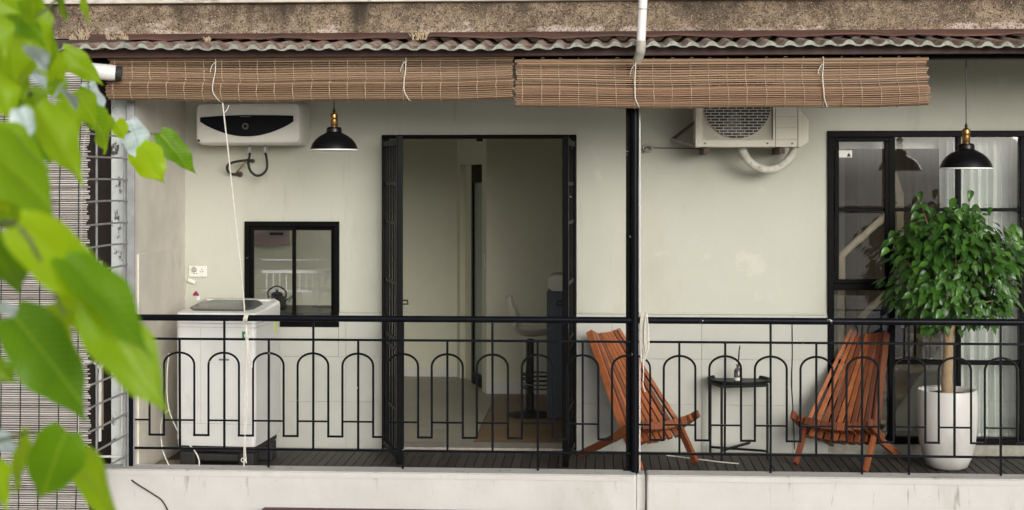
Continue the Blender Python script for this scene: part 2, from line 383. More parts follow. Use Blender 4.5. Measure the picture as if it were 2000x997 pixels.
# balcony slab, kerb, concrete band, ceiling
KZ = .086; XK = PX(1243, -1.2); XK2 = PX(1263, -1.2)
box('balcony_slab', KERB, bld, -3.06, XR + 1, -1.03, .0, -.27, -.032)
box('kerb', KERB, bld, -3.02, XK, -1.205, -1.035, -.95, KZ, bevel=.012, segs=3)
box('kerb', KERB, bld, XK + .002, XK2 - .002, -1.165, -1.035, -.95, KZ - .004, bevel=.006)
box('kerb', KERB, bld, XK2, XR + 1, -1.197, -1.035, -.95, KZ, bevel=.012, segs=3)
box('kerb_coping', KERB, bld, -3.02, XK - .02, -1.212, -1.2055, KZ - .035, KZ - .006)
box('kerb_coping', KERB, bld, XK2 + .01, XR + 1, -1.204, -1.1975, KZ - .035, KZ - .006)
BZ0, BZ1 = P(1000, 71, -.75).z, P(1000, 4, -.75).z
mb = MB(); nx = 90
for i in range(nx):
    a, b = -6.5 + 12.6 * i / nx, -6.5 + 12.6 * (i + 1) / nx
    mb.add([(a,-.75,BZ0),(b,-.75,BZ0),(b,-.75,BZ1),(a,-.75,BZ1)], [(0,1,2,3)])
mb.add([(-6.5,-.75,BZ0),(6.1,-.75,BZ0),(6.1,.2,BZ0),(-6.5,.2,BZ0)], [(3,2,1,0)])
mb.add([(-6.5,-.75,BZ1),(6.1,-.75,BZ1),(6.1,.2,BZ1),(-6.5,.2,BZ1)], [(0,1,2,3)])
mb.build('concrete_band', CONC, bld, recalc=False)
box('band_ledge', LEDGE, bld, -6.5, 6.1, -.79, -.30, BZ1 + .002, BZ1 + .028, bevel=.006)
box('upper_wall', UPPER, bld, -6.5, 6.1, -.32, .2, BZ1 + .03, BZ1 + 2.2)
for a_, b_, c_, d_ in ((-4.4,-4.2,.02,6.4), (-3.0,1.8,.02,6.4), (-4.2,-3.0,.02,1.1), (-4.2,-3.0,3.4,6.4), (1.8,5.2,.02,.75), (1.8,5.2,3.4,6.4), (5.2,6.1,.02,6.4)):   # gaps over the stairs and kitchen end, added to let skylight in
    box('room_ceiling', CEIL, bld, a_, b_, c_, d_, ZC + .002, ZC + .12)
# rooms behind the openings
YB, YN = 3.55, 2.50
xa, xb = PX(893, YB), PX(950, YN)
ZF = .012
flr = MB().box(-6.4, 6.0, .0, 6.3, -.2, ZF - .012).build('room_floor', SILL); tag(flr, kind='structure')
xw = G(948, 815, ZF).x
yy = .19; k = 0
while yy < YN - .01:                                   # floor boards right of the tiles
    y2 = min(yy + .14, YN - .003)
    for q in range(3):
        a, b = xw + (q * 1.6 - (k % 3) * .5), xw + ((q + 1) * 1.6 - (k % 3) * .5)
        a, b = max(a, xw + .002), min(b, 1.24)
        if b - a > .05: box('floor_board', WOODFL, flr, a + .001, b - .001, yy + .001, y2 - .001, ZF - .0118, ZF)
    yy += .14; k += 1
for i in range(4):
    for j in range(6):
        x1 = xw - .6 * i - .002; x0 = x1 - .597; y0 = .19 + .6 * j; y1 = min(y0 + .597, YB - .01)
        if y1 - y0 > .03: box('floor_tile', TILEFL, flr, x0, x1, y0, y1, ZF - .0118, ZF + .001)
box('door_sill', SILL, bld, DR[0] + .001, DR[1] - .001, -.03, .185, -.022, .020, bevel=.004)
box('room_wall', INWALL, bld, -4.2, xa, YB, YB + .12, -.02, ZC)
box('room_wall', INWALL, bld, xb, 1.40, YN, YN + .12, -.02, ZC)
# far left wall of the room has an unseen opening added to brighten it
for y0_, y1_, z0_, z1_ in ((.18,.4,-.02,ZC), (3.3,YB+.12,-.02,ZC), (.4,3.3,-.02,.1), (.4,3.3,2.62,ZC)): box('room_wall', INWALL, bld, -4.3, -4.2, y0_, y1_, z0_, z1_)
# oblique wall with a doorway in it
dv = Vector((xb - xa, YN - YB, 0)); dl = dv.length; dn = dv.normalized()
Mo = Matrix.Translation((xa, YB, 0)) @ Matrix(((dn.x, -dn.y, 0, 0), (dn.y, dn.x, 0, 0), (0,0,1,0), (0,0,0,1)))
o0, o1, oz = dl * .10, dl * .86, P(915, 322, 3.0).z
mb = MB(); wall_mesh(mb, 0, dl, -.02, ZC, [(o0, o1, -.021, oz)], 0, .10)
mb.v = [tuple(Mo @ Vector(p)) for p in mb.v]; mb.build('room_wall', INWALL, bld, recalc=False)
idoor = MB().box(o0 + .30, o0 + .36, .035, .085, 0, oz - .002, M=Mo).box(o0 + .36, o1 - .002, .035, .085, oz - .16, oz - .002, M=Mo).box(o0 + .36, o1 - .002, .035, .085, .0, .12, M=Mo).build('inner_door', BLACK2, bld)
MB().box(o0 + .36, o1 - .003, .05, .06, .12, oz - .16, M=Mo).build('frosted_panel', FROST, idoor)
MB().box(o0 + .003, o0 + .30, .05, .085, 0, oz - .002, M=Mo).build('door_return', INWALL, idoor)
sw = P(943, 508, 2.62)
MB().box(dl - .115, dl - .045, -.008, -.0005, sw.z - .06, sw.z + .06, M=Mo).build('light_switch', CREAM, bld, bevel=.002)
box('skirting_board', STAIRW, bld, xb + .002, .95, YN - .014, YN - .001, 0.014, .11)
box('skirting_board', STAIRW, bld, -3.6, xa - .01, YB - .014, YB - .001, 0.014, .10)
# right-hand room
XPR = 1.30
box('room_wall', INWALL2, bld, XPR - .04, XPR + .04, .18, YN - .003, -.02, ZC)
box('room_wall', INWALL2, bld, XPR + .05, 6.0, 2.55, 2.65, -.02, ZC)
for y0_, y1_, z0_, z1_ in ((.18,.4,-.02,ZC), (3.4,3.6,-.02,ZC), (.4,3.4,-.02,.1), (.4,3.4,2.62,ZC)): box('room_wall', INWALL2, bld, 5.9, 6.0, y0_, y1_, z0_, z1_)  # side wall with an unseen opening added to light this room
box('facade_return', WALL, bld, XR + .001, 6.1, 0, .18, -.03, ZC)
wxa, wxb = PX(1674, 1.95), PX(1838, 1.95)
wd = thing('wardrobe', 'tall dark brown panelled wardrobe seen through the large window behind the stairs', 'wardrobe', ((wxa+wxb)/2, 2.2, ZF))
nd = 3
for i in range(nd):
    a, b = wxa + (wxb - wxa) * i / nd, wxa + (wxb - wxa) * (i + 1) / nd
    box('door', BROWNP, wd, a + .003, b - .003, 1.95, 1.97, ZF + .06, ZC - .1, bevel=.002)
box('carcass', BROWNP, wd, wxa, wxb, 1.971, 2.53, ZF, ZC - .08)

# ------------------------------------------------------------------ deck
deck = MB().box(XPART, XR, -1.034, -.0, -.031, -.024).build('balcony_deck', RUBBER); tag(deck, kind='structure')
xs = XPART + .003; proto = None; k = 0
while xs < XR - .06:
    z = -.0005 - random.random() * .002
    if proto is None:
        proto = box('plank', DECK, deck, xs, xs + .0555, -1.032, -.014, -.0235, 0, bevel=.003, segs=1); p0 = proto.location.copy(); x0 = xs
    else:
        link_copy(proto, deck, p0 + Vector((xs - x0, random.uniform(-.003, .003), z)))
    xs += .0595; k += 1

# ------------------------------------------------------------------ windows and the doorway frame (parts of the building)
def frame_rect(mb, x0, x1, z0, z1, t, y0, y1):
    mb.box(x0, x1, y0, y1, z1 - t, z1); mb.box(x0, x1, y0, y1, z0, z0 + t)
    mb.box(x0, x0 + t, y0, y1, z0 + t, z1 - t); mb.box(x1 - t, x1, y0, y1, z0 + t, z1 - t)
mb = MB(); x0, x1, z0, z1 = W1; e = .004
frame_rect(mb, x0 - e, x1 + e, z0 - e, z1 + e, .036, -.025, .05)
w1 = mb.build('kitchen_window', BLACK2, bld, bevel=.003, segs=1)
xm = PX(573, 0)
for a, b, yo in ((x0 + .033, xm + .018, .0), (xm - .012, x1 - .033, .028)):
    mb = MB(); frame_rect(mb, a, b, z0 + .033, z1 - .033, .024, yo - .012, yo + .012)
    mb.build('sash', BLACK2, w1, bevel=.002, segs=1)
    box('pane', GLASS, w1, a + .02, b - .02, yo - .002, yo + .002, z0 + .053, z1 - .053)
# large window
x0, x1, z0, z1 = W2
mb = MB(); frame_rect(mb, x0 - e, x1 + e, z0 - e, z1 + e, .042, -.022, .06)
w2 = mb.build('stair_window', BLACK2, bld, bevel=.003, segs=1)
mA, mB_ = PX(1741, 0), PX(1872, 0)
box('mullion', BLACK2, w2, mA - .021, mA + .021, -.02, .058, z0 + .038, z1 - .038, bevel=.003, segs=1)
box('mullion', BLACK2, w2, mB_ - .014, mB_ + .014, -.016, .05, z0 + .038, z1 - .038, bevel=.003, segs=1)
bars = [(x0 + .038, mA - .021), (mA + .021, mB_ - .014), (mB_ + .014, x1 - .038)]
zz = lambda py: P(1800, py, 0).z
for i, (a, b) in enumerate(bars):
    ys = (410, 561, 708)
    for py in ys:
        t = .024 if (i == 0 and py == 561) else (.011 if py != 708 else .014)
        box('glazing_bar', BLACK2, w2, a, b, -.012, .04, zz(py) - t, zz(py) + t, bevel=.002, segs=1)
    zs = [z0 + .038] + [zz(p) for p in (708, 561, 410)] + [z1 - .038]
    for c, d in zip(zs, zs[1:]): box('pane', GLASS, w2, a + .001, b - .001, .012, .016, c + .0245, d - .0245 if d != zs[-1] else d)
mb = MB(); frame_rect(mb, x0 + .040, mA - .022, zz(561) + .0245, z1 - .04, .028, -.034, -.0125)
mb.build('sash', BLACK2, w2, bevel=.003, segs=1)
a = P(1628, 305, -.001); b = P(1656, 291, -.001)
st = MB().box(a.x + .03, b.x + .03, .0095, .0115, a.z - .01, b.z - .01).build('sticker', STAIRW, w2)
MB().prism([(b.x - .006, a.z - .004), (b.x + .022, a.z - .004), (b.x + .008, a.z + .022)], .0078, .0093).build('sticker_mark', RUBBER, w2)
# doorway frame
mb = MB(); x0, x1, z0, z1 = DR
mb.box(x0 - .004, x0 + .036, -.03, .05, .0, z1 + .004).box(x1 - .036, x1 + .004, -.03, .05, .0, z1 + .004).box(x0 + .036, x1 - .036, -.03, .05, z1 - .022, z1 + .004)
df = mb.build('door_frame', BLACK2, bld, bevel=.003, segs=1)
mp = P(937, 268, 0); box('latch_plate', BLACK2, df, mp.x - .02, mp.x + .02, -.034, .0, mp.z - .03, mp.z - .0)
# two outward-opened grille leaves
def leaf(hx, side, ang):
    w, h = .615, z1 - .03
    d = Vector((side * math.cos(R(ang)), -math.sin(R(ang)), 0)); hp = Vector((hx, -.035, 0))
    at = lambda s, z: hp + d * s + Vector((0, 0, z))
    n = Vector((-d.y, d.x, 0))
    mb = MB()
    mb.bar(at(.02, .03), at(.02, h), .04, .03, up=n)
    mb.bar(at(w, .022), at(w, h + .012), .045, .038, up=n)
    for z in (.06, h - .03): mb.bar(at(.04, z), at(w - .02, z), .03, .035)
    lf = mb.build('grille_leaf', BLACK2, bld, bevel=.003, segs=1)
    for i in range(4):
        s = .04 + (w - .06) * (i + 1) / 5
        MB().bar(at(s, .078), at(s, h - .048), .014, .014, up=n).build('bar', BLACK2, lf)
    for z in (.35, .74, .80, 1.16, 1.55, 1.8):
        MB().bar(at(.041, z), at(w - .0225, z), .012, .022).build('cross_bar', BLACK2, lf)
    p = at(w, P(780, 590, -.6).z)
    inn = Vector((side, 0, 0))
    MB().tube([p + inn * .018 + Vector((0,0,.012)), p + inn*.05 + Vector((0,0,.012)), p + inn*.055 + Vector((0,0,-.012)), p + inn*.018 + Vector((0,0,-.012))], .005, 6).build('hasp', BLACK2, lf)
    return lf
leaf(DR[0] + .018, 1, 73); leaf(DR[1] - .018, -1, 86.5)

# ------------------------------------------------------------------ side partition, neighbour's corner
pt = thing('partition_wall', 'grubby beige board partition closing the washing machine end of the balcony', 'partition', (XPART, -.5, 0))
box('board', PANEL, pt, XPART - .035, XPART, -1.09, -.001, -.03, 2.62)
a = P(270, 497, -1.05)
box('access_panel', PANEL, pt, XPART + .0005, XPART + .012, -1.045, -.14, .03, a.z, bevel=.003)
box('edge_strip', GREYM, pt, XPART - .042, XPART + .004, -1.112, -1.0905, -.03, 2.62, bevel=.002)
nb = thing('neighbour_bay', 'dark recess of the neighbouring balcony behind the wire grille', 'building', (-3.8, 0, ZST))
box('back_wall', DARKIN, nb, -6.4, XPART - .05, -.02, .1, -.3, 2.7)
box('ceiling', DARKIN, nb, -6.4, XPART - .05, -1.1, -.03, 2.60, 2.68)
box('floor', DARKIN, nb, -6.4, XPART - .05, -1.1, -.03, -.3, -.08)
box('lower_front', KERB, nb, -6.4, -3.03, -1.16, -1.03, ZST, -.31)
cx0, cx1 = PX(219, -1.0), PX(250, -1.0)
colm = box('column', PEEL, nb, cx0, cx1, -1.02, -.85, -.3, 2.59, bevel=.004)
for i in range(2):
    c = PX(186 + 44 * i, -.95); zt = P(186, 702, -.95).z; zb = P(186, 855, -.95).z
    pts = [(c - .07, -1.06 - .02*i, zb)] + [(c + .07 * math.cos(math.pi - q * math.pi / 8), -1.06 - .02*i, zt - .07 + .07 * math.sin(q * math.pi / 8)) for q in range(9)] + [(c + .07, -1.06 - .02*i, zb)]
    MB().tube(pts, .007, 6).build('railing_arch', PVC, nb)
MB().bar((-4.4, -1.075, P(186,884,-.95).z), (PX(250,-1.07), -1.075, P(186,884,-.95).z), .012, .012).build('railing_bar', PVC, nb)
br = P(198, 510, -.5); MB().tube([(br.x, -.5, .2), (br.x - .005, -.5, br.z)], .016, 8).build('broom_handle', PALEW, nb)

gr = thing('wire_grille', 'rusty white wire grid fixed between the reed blind and the partition', 'grille', (XPART - .05, -1.5, 0))
XG = XPART - .045
for i in range(16):
    z = P(250, 268 + 41.5 * i, -1.12).z
    w = random.uniform(-.006, .006)
    MB().tube([(XG + .006, -1.10, z), (XG + .006, -1.5, z + w), (XG + .006, -1.93 - random.random()*.04, z + w * .4)], .0062, 6).build('wire', GREYM, gr)
for y in (-1.13, -1.62):
    MB().tube([(XG - .006, y, P(250, 910, -1.12).z - .02), (XG - .006, y, 2.18)], .0065, 6).build('wire', GREYM, gr)
MB().tube(smoothpath([(XG-.018, -1.83, 1.2), (XG-.018, -1.83, 1.8), (XG-.018, -1.78, 2.05), (XG-.018, -1.66, 2.17)]), .005, 6).build('wire', GREYM, gr)

# reed blind on the neighbour's front
YRB = -1.98
rx0, rx1 = PX(-160, YRB), PX(173, YRB)
rb = thing('reed_blind', 'long grey reed roller blind hanging to the bottom over the neighbouring balcony', 'blind', ((rx0 + rx1) / 2, YRB, -.5))
mb = MB(); z = P(100, 140, YRB).z; zend = P(100, 1040, YRB).z; wob = 0
while z > zend:
    w = .0066 + random.random() * .0030
    e0, e1 = random.uniform(-.006, .006), random.uniform(-.012, .012)
    s = .012 * math.sin(z * 3.1)
    mb.tube([(rx0 + e0, YRB + s, z + random.uniform(-.001,.001)), ((rx0+rx1)/2, YRB + s - .004, z + random.uniform(-.0015,.0015)), (rx1 + e1, YRB + s, z + random.uniform(-.001,.001))], w * .5, 6)
    z -= .0122
tag(mb.build('reeds', REED, rb), kind='stuff')
for i in range(9):
    x = rx0 + .06 + (rx1 - rx0 - .1) * i / 8
    pts = [(x + random.uniform(-.003,.003) - k_ * .002, YRB - .008 + .012 * math.sin((P(100,140,YRB).z - k_*.16) * 3.1), P(100,140,YRB).z - k_ * .16) for k_ in range(17)]
    MB().tube(pts, .0032, 5).build('string', DKSTRING, rb)
MB().bar((rx0, YRB, P(100,136,YRB).z), (rx1, YRB, P(100,136,YRB).z), .02, .02).build('head_rail', BAMBOO, rb)

# ------------------------------------------------------------------ awning roof
ZE = P(1000, 88, -1.45).z; ZR = BZ0 - .012
rf = thing('awning_roof', 'weathered corrugated roof sheet with red flashing above the bamboo blinds', 'roof', (0, -1.1, ZE))
mb = MB(); pitch = .1105; xs0 = PX(112, -1.45); prof = []
x = xs0; k = 0
shape = [(0,0), (.16,.10), (.34,.80), (.44,1), (.58,.97), (.70,.70), (.86,.12)]
while x < 5.6:
    for u, v in shape: prof.append((x + u * pitch, v * .029))
    x += pitch; k += 1
ny = 8; th = .010; cols = len(prof)
jag = [0] * cols; q = 0
for i in range(cols):
    if i % 7 == 0: q = random.uniform(-.012, .012)
    jag[i] = q + random.uniform(-.002, .002)
sag = lambda x: .006 * math.sin(x * 1.7) + .004 * math.sin(x * 4.3 + 1)
top = []; bot = []
for j in range(ny + 1):
    t = j / ny
    for i, (x, h) in enumerate(prof):
        y = -1.45 + jag[i] + (.78 - jag[i]) * t; z = ZE + (ZR - ZE) * t + sag(x) * (1 - t) + h - .017
        top.append((x, y, z)); bot.append((x, y + .003, z - h * .60 - .008))
fs = []
for j in range(ny):
    for i in range(cols - 1): fs.append((j*cols+i, j*cols+i+1, (j+1)*cols+i+1, (j+1)*cols+i))
mb.add(top, fs, 0); mb.add(bot, [tuple(reversed(f)) for f in fs], 1)
mb.add(top[:cols] + bot[:cols], [(i, i + cols, i + cols + 1, i + 1) for i in range(cols - 1)], 1)
mb.build('corrugated_sheet', [ROOFTOP, ROOFEDGE], rf, recalc=False)
mb = MB()                                              # flashing strip where roof meets the band
fx = [xs0 - .1 + .12 * i for i in range(60)]
for a, b in zip(fx, fx[1:]):
    wv = lambda q: .004*math.sin(q*5) + .005*math.sin(q*13+1) + .003*math.sin(q*31); za, zb = wv(a), wv(b)
    mb.add([(a,-.99,ZR-.012+za),(b,-.99,ZR-.012+zb),(b,-.762,BZ0+.026),(a,-.762,BZ0+.026)], [(0,1,2,3)])
    mb.add([(a,-.99,ZR-.020+za),(b,-.99,ZR-.020+zb),(b,-.762,BZ0+.016),(a,-.762,BZ0+.016)], [(3,2,1,0)])
    mb.add([(a,-.99,ZR-.012+za),(b,-.99,ZR-.012+zb),(b,-.99,ZR-.020+zb),(a,-.99,ZR-.020+za)], [(3,2,1,0)])
fl = mb.build('flashing', FLASH, rf, recalc=False)
zf = P(1000, 93, -1.37).z
box('fascia_board', FASCIA, rf, xs0 - .05, 5.6, -1.325, -1.295, P(1000,110,-1.31).z, P(1000,90,-1.31).z, bevel=.003)
box('steel_beam', BLACK2, rf, xs0 - .05, 5.6, -1.18, -1.08, P(1000,120,-1.15).z, P(1000,101,-1.15).z, bevel=.003)
for px in (260, 640, 1010, 1235, 1620, 1985):
    x = PX(px, -1.2); MB().bar((x, -1.29, P(1000,97,-1.37).z - .004), (x, -.74, ZR - .075), .04, .05).build('rafter', FASCIA, rf)
# dried weeds growing out of the roof
def weed(px, py, n, h):
    Y = -1.02; mb = MB(); p = P(px, py, Y)
    for i in range(n):
        a = random.uniform(-.7, .7); l = h * random.uniform(.5, 1)
        q = p + Vector((random.uniform(-.02,.02), random.uniform(-.02,.02), -.01))
        pts = [q, q + Vector((math.sin(a)*l*.4, random.uniform(-.01,.01), l*.55)), q + Vector((math.sin(a)*l*.85, random.uniform(-.02,.02), l))]
        mb.tube(pts, [.0022,.0018,.001], 4)
        for t in range(3):
            e = pts[1] + (pts[2]-pts[1]) * (t / 2.5)
            mb.tube([e, e + Vector((random.uniform(-.018,.018), 0, .016))], [.0022,.0012], 4)
    return tag(mb.build('dried_weed', DRYWEED, origin=p), None, 'weed', 'dried weeds on the roof')
for px, py, n, h, lb in ((142,82,9,.05,'low straw coloured dried weed, the one nearest the green leaves on the roof'), (162,83,13,.09,'tallest straw coloured dried weed on the corrugated roof, close to the leaves'), (217,82,10,.055,'dried weed on the roof above the middle of the white tube'),
                     (243,82,10,.055,'dried weed on the roof above the black end of the white tube'), (407,83,9,.035,'short dried weed on the roof above the long cord of the bamboo blind'),
                     (812,76,12,.05,'thicker pale tuft of a close pair of dried weeds on the roof'), (827,75,11,.055,'slimmer taller tuft of a close pair of dried weeds on the roof')):
    weed(px, py, n, h)['label'] = lb
# rain pipe in front of the roof
pp = thing('rain_pipe', 'white plastic rain pipe with grimy elbow hanging in front of the roof edge', 'pipe', tuple(P(1250, 112, -1.52)))
t0, t1 = P(1258, -40, -1.50), P(1252, 82, -1.52)
MB().tube([t0, t1], .0255, 16).build('pipe', PVC, pp, smooth=50)
u = (t1 - t0).normalized()
MB().tube([t0 + u*.17, t0 + u*.178], .0268, 16).build('joint', PVCOLD, pp, smooth=50)
MB().tube(smoothpath([t1 - u*.002, t1 + u*.04, P(1250, 104, -1.50), P(1246, 117, -1.46)], 5), [.0275]*16, 16).build('elbow', PVCOLD, pp, smooth=50)
# ------------------------------------------------------------------ bamboo blinds, rolled up
def bamboo_blind(label, px0, px1, ytop, ybot, Y, m, cords, seed):
    rnd = random.Random(seed)
    A, B = PX(px0, Y), PX(px1, Y)
    zt = P((px0+px1)/2, ytop, Y).z; H = zt - P((px0+px1)/2, ybot, Y - .06).z
    r = .064; cz = -(H - r); cy = .012
    path = []; z = 0
    while z > cz + r * .80: path.append((-.004 * math.sin(z * 20), z)); z -= .0128
    a = 125
    rr = r
    while a < 125 + 560:
        path.append((cy + rr * math.cos(R(a)), cz + rr * math.sin(R(a)))); rr = r - (a - 125) / 560 * .022; a += math.degrees(.0128 / rr)
    o = thing('bamboo_blind', label, 'blind', ((A+B)/2, Y, zt - H), 'rolled bamboo blinds')
    mb = MB(); n = len(path)
    def pt(i, x): return Vector((x, Y + path[i][0], zt + path[i][1] - (.010*math.sin(math.pi*(x-A)/(B-A)) + .004*math.sin(x*5.3)) * min(1, i/6)))
    flare = lambda i: 0.0 if i < 8 else .004
    for i in range(n):
        e0, e1 = rnd.uniform(-.008,.006) - flare(i), rnd.uniform(-.007,.010) + flare(i)
        p, q = path[max(i-1,0)], path[min(i+1,n-1)]
        t = Vector((0, q[0]-p[0], q[1]-p[1])).normalized(); nn = Vector((0, t.z, -t.y))
        w = rnd.uniform(.0036, .0066); th = rnd.uniform(.0014, .0040)
        vs = []; K = 9
        for k in range(K):
            x = A + e0 + (B + e1 - A - e0) * k / (K - 1); c = pt(i, x) + t * rnd.uniform(-.0008,.0008) + nn * rnd.uniform(-.0008,.0008)
            vs += [c - t*w, c + nn*th - t*w*.5, c + nn*th + t*w*.5, c + t*w, c - nn*th]
        fs = []
        for k in range(K-1):
            for s in range(5): fs.append((k*5+s, k*5+(s+1)%5, (k+1)*5+(s+1)%5, (k+1)*5+s))
        fs += [(4,3,2,1,0), tuple((K-1)*5+s for s in range(5))]
        mb.add(vs, fs)
    tag(mb.build('slats', m, o), kind='stuff')
    MB().tube([(A - .01, Y + .004, zt + .004), ((A+B)/2, Y + .004, zt + .003), (B + .008, Y + .004, zt + .004)], .0105, 10).build('head_cane', m, o, smooth=50)
    mb = MB(); x = A + .03
    while x < B:
        pts = []; xw = x
        for i in range(0, n, 2):
            if path[i][0] > cy + .03 and i > n * .5: break
            p, q = path[max(i-1,0)], path[min(i+1,n-1)]
            t = Vector((0, q[0]-p[0], q[1]-p[1])).normalized(); nn = Vector((0, t.z, -t.y))
            xw = x + rnd.uniform(-.0022, .0022) + (.006 if i > 8 else 0)
            c = pt(i, xw); f = Vector((0, Y + cy, zt + cz)) - c; f.x = 0
            out = nn if i > 6 else Vector((0, -1, 0))
            if i > 6 and out.dot(f) > 0: out = -out
            pts.append(c + out * .0056)
        mb.tube(pts, .0020, 5); 
        kx = x + rnd.uniform(-.01, .01); mb.tube([(x, Y - .012, zt + .008), (x + .006, Y - .014, zt + .02), (kx + .018, Y - .014, zt + .014 + rnd.uniform(-.008,.008))], .0014, 4)
        x += .109 + rnd.uniform(-.004, .004)
    tag(mb.build('weft_strings', STRING, o), kind='stuff')
    for px, lng in cords:
        xx = PX(px, Y); s = lambda dx, dy, dz: (xx + dx, Y + dy, zt + dz)
        MB().tube(smoothpath([s(0,-.014,.02), s(.001,-.016,-.03), s(-.003,-.012,-cz*-.45), s(-.004,-.060,cz+.03), s(-.001,-.064,cz-.02), s(.02,-.02,-H+.0), s(.03,.02,-H-.004)], 5), .0034, 6).build('pull_cord', CORD, o)
        MB().tube(smoothpath([s(.002,-.018,-.022), s(-.012,-.02,-.03), s(-.026,-.02,-.058), s(-.03,-.02,-.08)], 4), .0026, 5).build('cord_knot', CORD, o)
    return o
bamboo_blind('brown rolled bamboo blind hanging in front of the white water heater', 214, 1001, 115, 195, -1.26, BAMBOO, [(422, 0), (793, 0)], 3)
bamboo_blind('reddish rolled bamboo blind hanging in front of the air conditioner unit', 1009, 1811, 119, 208, -1.27, BAMBOO2, [(1241, 0), (1607, 0)], 5)
tubo = thing('white_tube', 'white cylindrical tube with a black end cap beside the end of the brown bamboo blind', 'tube', tuple(P(185, 140, -1.42)))
ta, tb = P(118, 134, -1.44), P(226, 143, -1.36)
MB().tube([ta, ta + (tb-ta)*.05, ta + (tb-ta)*.92, tb], [.030,.048,.048,.044], 20).build('body', PVC, tubo, smooth=50)
ud = (tb - ta).normalized()
MB().tube([tb + ud*.001, tb + ud*.035], .043, 20).build('end_cap', RUBBER, tubo, smooth=50)
MB().bar((ta.x + .08, -1.30, ta.z + .03), (ta.x + .08, -1.36, zf + .0), .02, .012).build('bracket', GREYM, tubo)

# ------------------------------------------------------------------ railing
YR = -1.10
rl = thing('balcony_railing', 'black painted iron railing with a row of arches on the white balcony kerb', 'railing', (0, YR, KZ))
ZH = PZ(625.5, YR); Z2 = PZ(667.5, YR); ZBt = PZ(885, YR); ZAR = PZ(694, YR); ZLO = PZ(857.5, YR); ZM = PZ(828, YR)
xl, xr = PX(260, YR), 3.4
XPO = PX(1240, YR)
def chip(o): return o
MB().tube([(xl, YR, ZH), (XPO - .02, YR, ZH)], .0195, 14).build('handrail', BLACK, rl, smooth=50)
MB().tube([(XPO + .022, YR, ZH), (xr, YR, ZH)], .0205, 14).build('handrail', BLACK, rl, smooth=50)
for z in (Z2, ZBt):
    MB().bar((xl, YR, z), (XPO - .02, YR, z), .014, .014).build('rail_bar', BLACK, rl, bevel=.002, segs=1)
    MB().bar((XPO + .022, YR, z), (xr, YR, z), .014, .014).build('rail_bar', BLACK, rl, bevel=.002, segs=1)
left = [264, 351, 438, 525, 612, 699.5, 787, 874, 962, 1050, 1138, 1226]
right = [1327, 1416, 1505, 1594, 1684, 1775, 1864, 1954, 2045, 2136]
longs = {438, 612, 787, 962, 1505, 1684, 1775, 1954, 2136}; kerbs = {525, 787, 1050, 1505, 1684, 1775, 1954}
hw = .0935
YA = YR - .0005
for px in left + right:
    x = PX(px, YR)
    if px in (264, 1226): pass
    else:
        MB().bar((x + random.uniform(-.002,.002), YR, ZBt - .0 if px not in kerbs else KZ), (x + random.uniform(-.0015,.0015), YR, ZH - .012 if px in longs else Z2), .013, .013).build('baluster', BLACK, rl, bevel=.002, segs=1)
    rad = hw; zc = ZAR - rad * .80
    arc = [(x + rad * math.cos(R(a)), YA - .013, zc + rad * .80 * math.sin(R(a))) for a in range(180, -1, -12)]
    pts = [(x - rad, YA - .013, ZLO)] + arc + [(x + rad, YA - .013, ZLO)]
    if px == 264: pts = [p for p in pts if p[0] > x - .02]
    if px == 1226: pts = [p for p in pts if p[0] < XPO - .01]
    MB().tube(pts, .0068, 6).build('arch', BLACK, rl, smooth=40)
    if px in (1226,): continue
    xa_ = x - rad if px != 264 else x
    MB().bar((xa_ + .006, YA - .0125, ZM), (x + rad - .006, YA - .0125, ZM), .011, .010).build('cross_bar', BLACK, rl)
seqs = [left, [1239] + right]
for sq in seqs:
    for a, b in zip(sq, sq[1:]):
        if a == 1239: continue
        xa_, xb_ = PX(a, YR) + hw, PX(b, YR) - hw
        if xb_ - xa_ > .02: MB().bar((xa_ - .006, YA - .013, ZLO), (xb_ + .006, YA - .013, ZLO), .012, .012).build('link_bar', BLACK, rl)
# half arch just right of the post
x = PX(1239, YR); rad = hw; zc = ZAR - rad*.8
MB().tube([(x + .024, YA - .013, ZAR - .003)] + [(x + rad*math.cos(R(a)), YA - .013, zc + rad*.8*math.sin(R(a))) for a in range(72, -1, -12)] + [(x + rad, YA - .013, ZLO)], .0068, 6).build('arch', BLACK, rl, smooth=40)
xb_ = PX(1327, YR) - hw; MB().bar((x + rad - .006, YA - .013, ZLO), (xb_ + .006, YA - .013, ZLO), .012, .012).build('link_bar', BLACK, rl)
MB().bar((x + .024, YA - .0125, ZM), (x + rad - .006, YA - .0125, ZM), .011, .010).build('cross_bar', BLACK, rl)
# end post and roof posts
box('end_post', BLACK, rl, xl - .022, xl + .006, YR - .02, YR + .02, KZ + .0005, ZH + .012, bevel=.003, segs=1)
ps = thing('roof_post', 'tall round black steel post carrying the roof beam beside the coiled cord', 'post', (XPO, YR, KZ))
MB().tube([(XPO, YR - .012, KZ - .01), (XPO, YR - .012, P(1240,119,-1.12).z)], .0225, 18).build('pipe', BLACK, ps, smooth=50)
for z in (PZ(612, YR), PZ(646, YR), PZ(835, YR)):
    MB().tube([(XPO, YR - .012, z), (XPO, YR - .012, z + .010)], .0245, 18).build('collar', BLACK, ps, smooth=50)
xs_ = PX(1229, -1.06)
sp = thing('square_post', 'slim square black post standing close against the round roof post', 'post', (xs_, -1.06, KZ))
box('shaft', BLACK2, sp, xs_ - .02, xs_ + .015, -1.078, -1.05, KZ - .002, P(1240,121,-1.12).z, bevel=.002, segs=1)
MB().tube([(XPO + .03, -1.065, PZ(918, -1.06)), (XPO + .031, -1.062, 1.6), (XPO + .03, -1.065, P(1240,121,-1.12).z)], .0042, 6).build('conduit', PVC, sp)
box('foot_plate', BLACK2, sp, xs_ - .035, xs_ + .012, -1.08, -1.045, KZ - .001, KZ + .006)

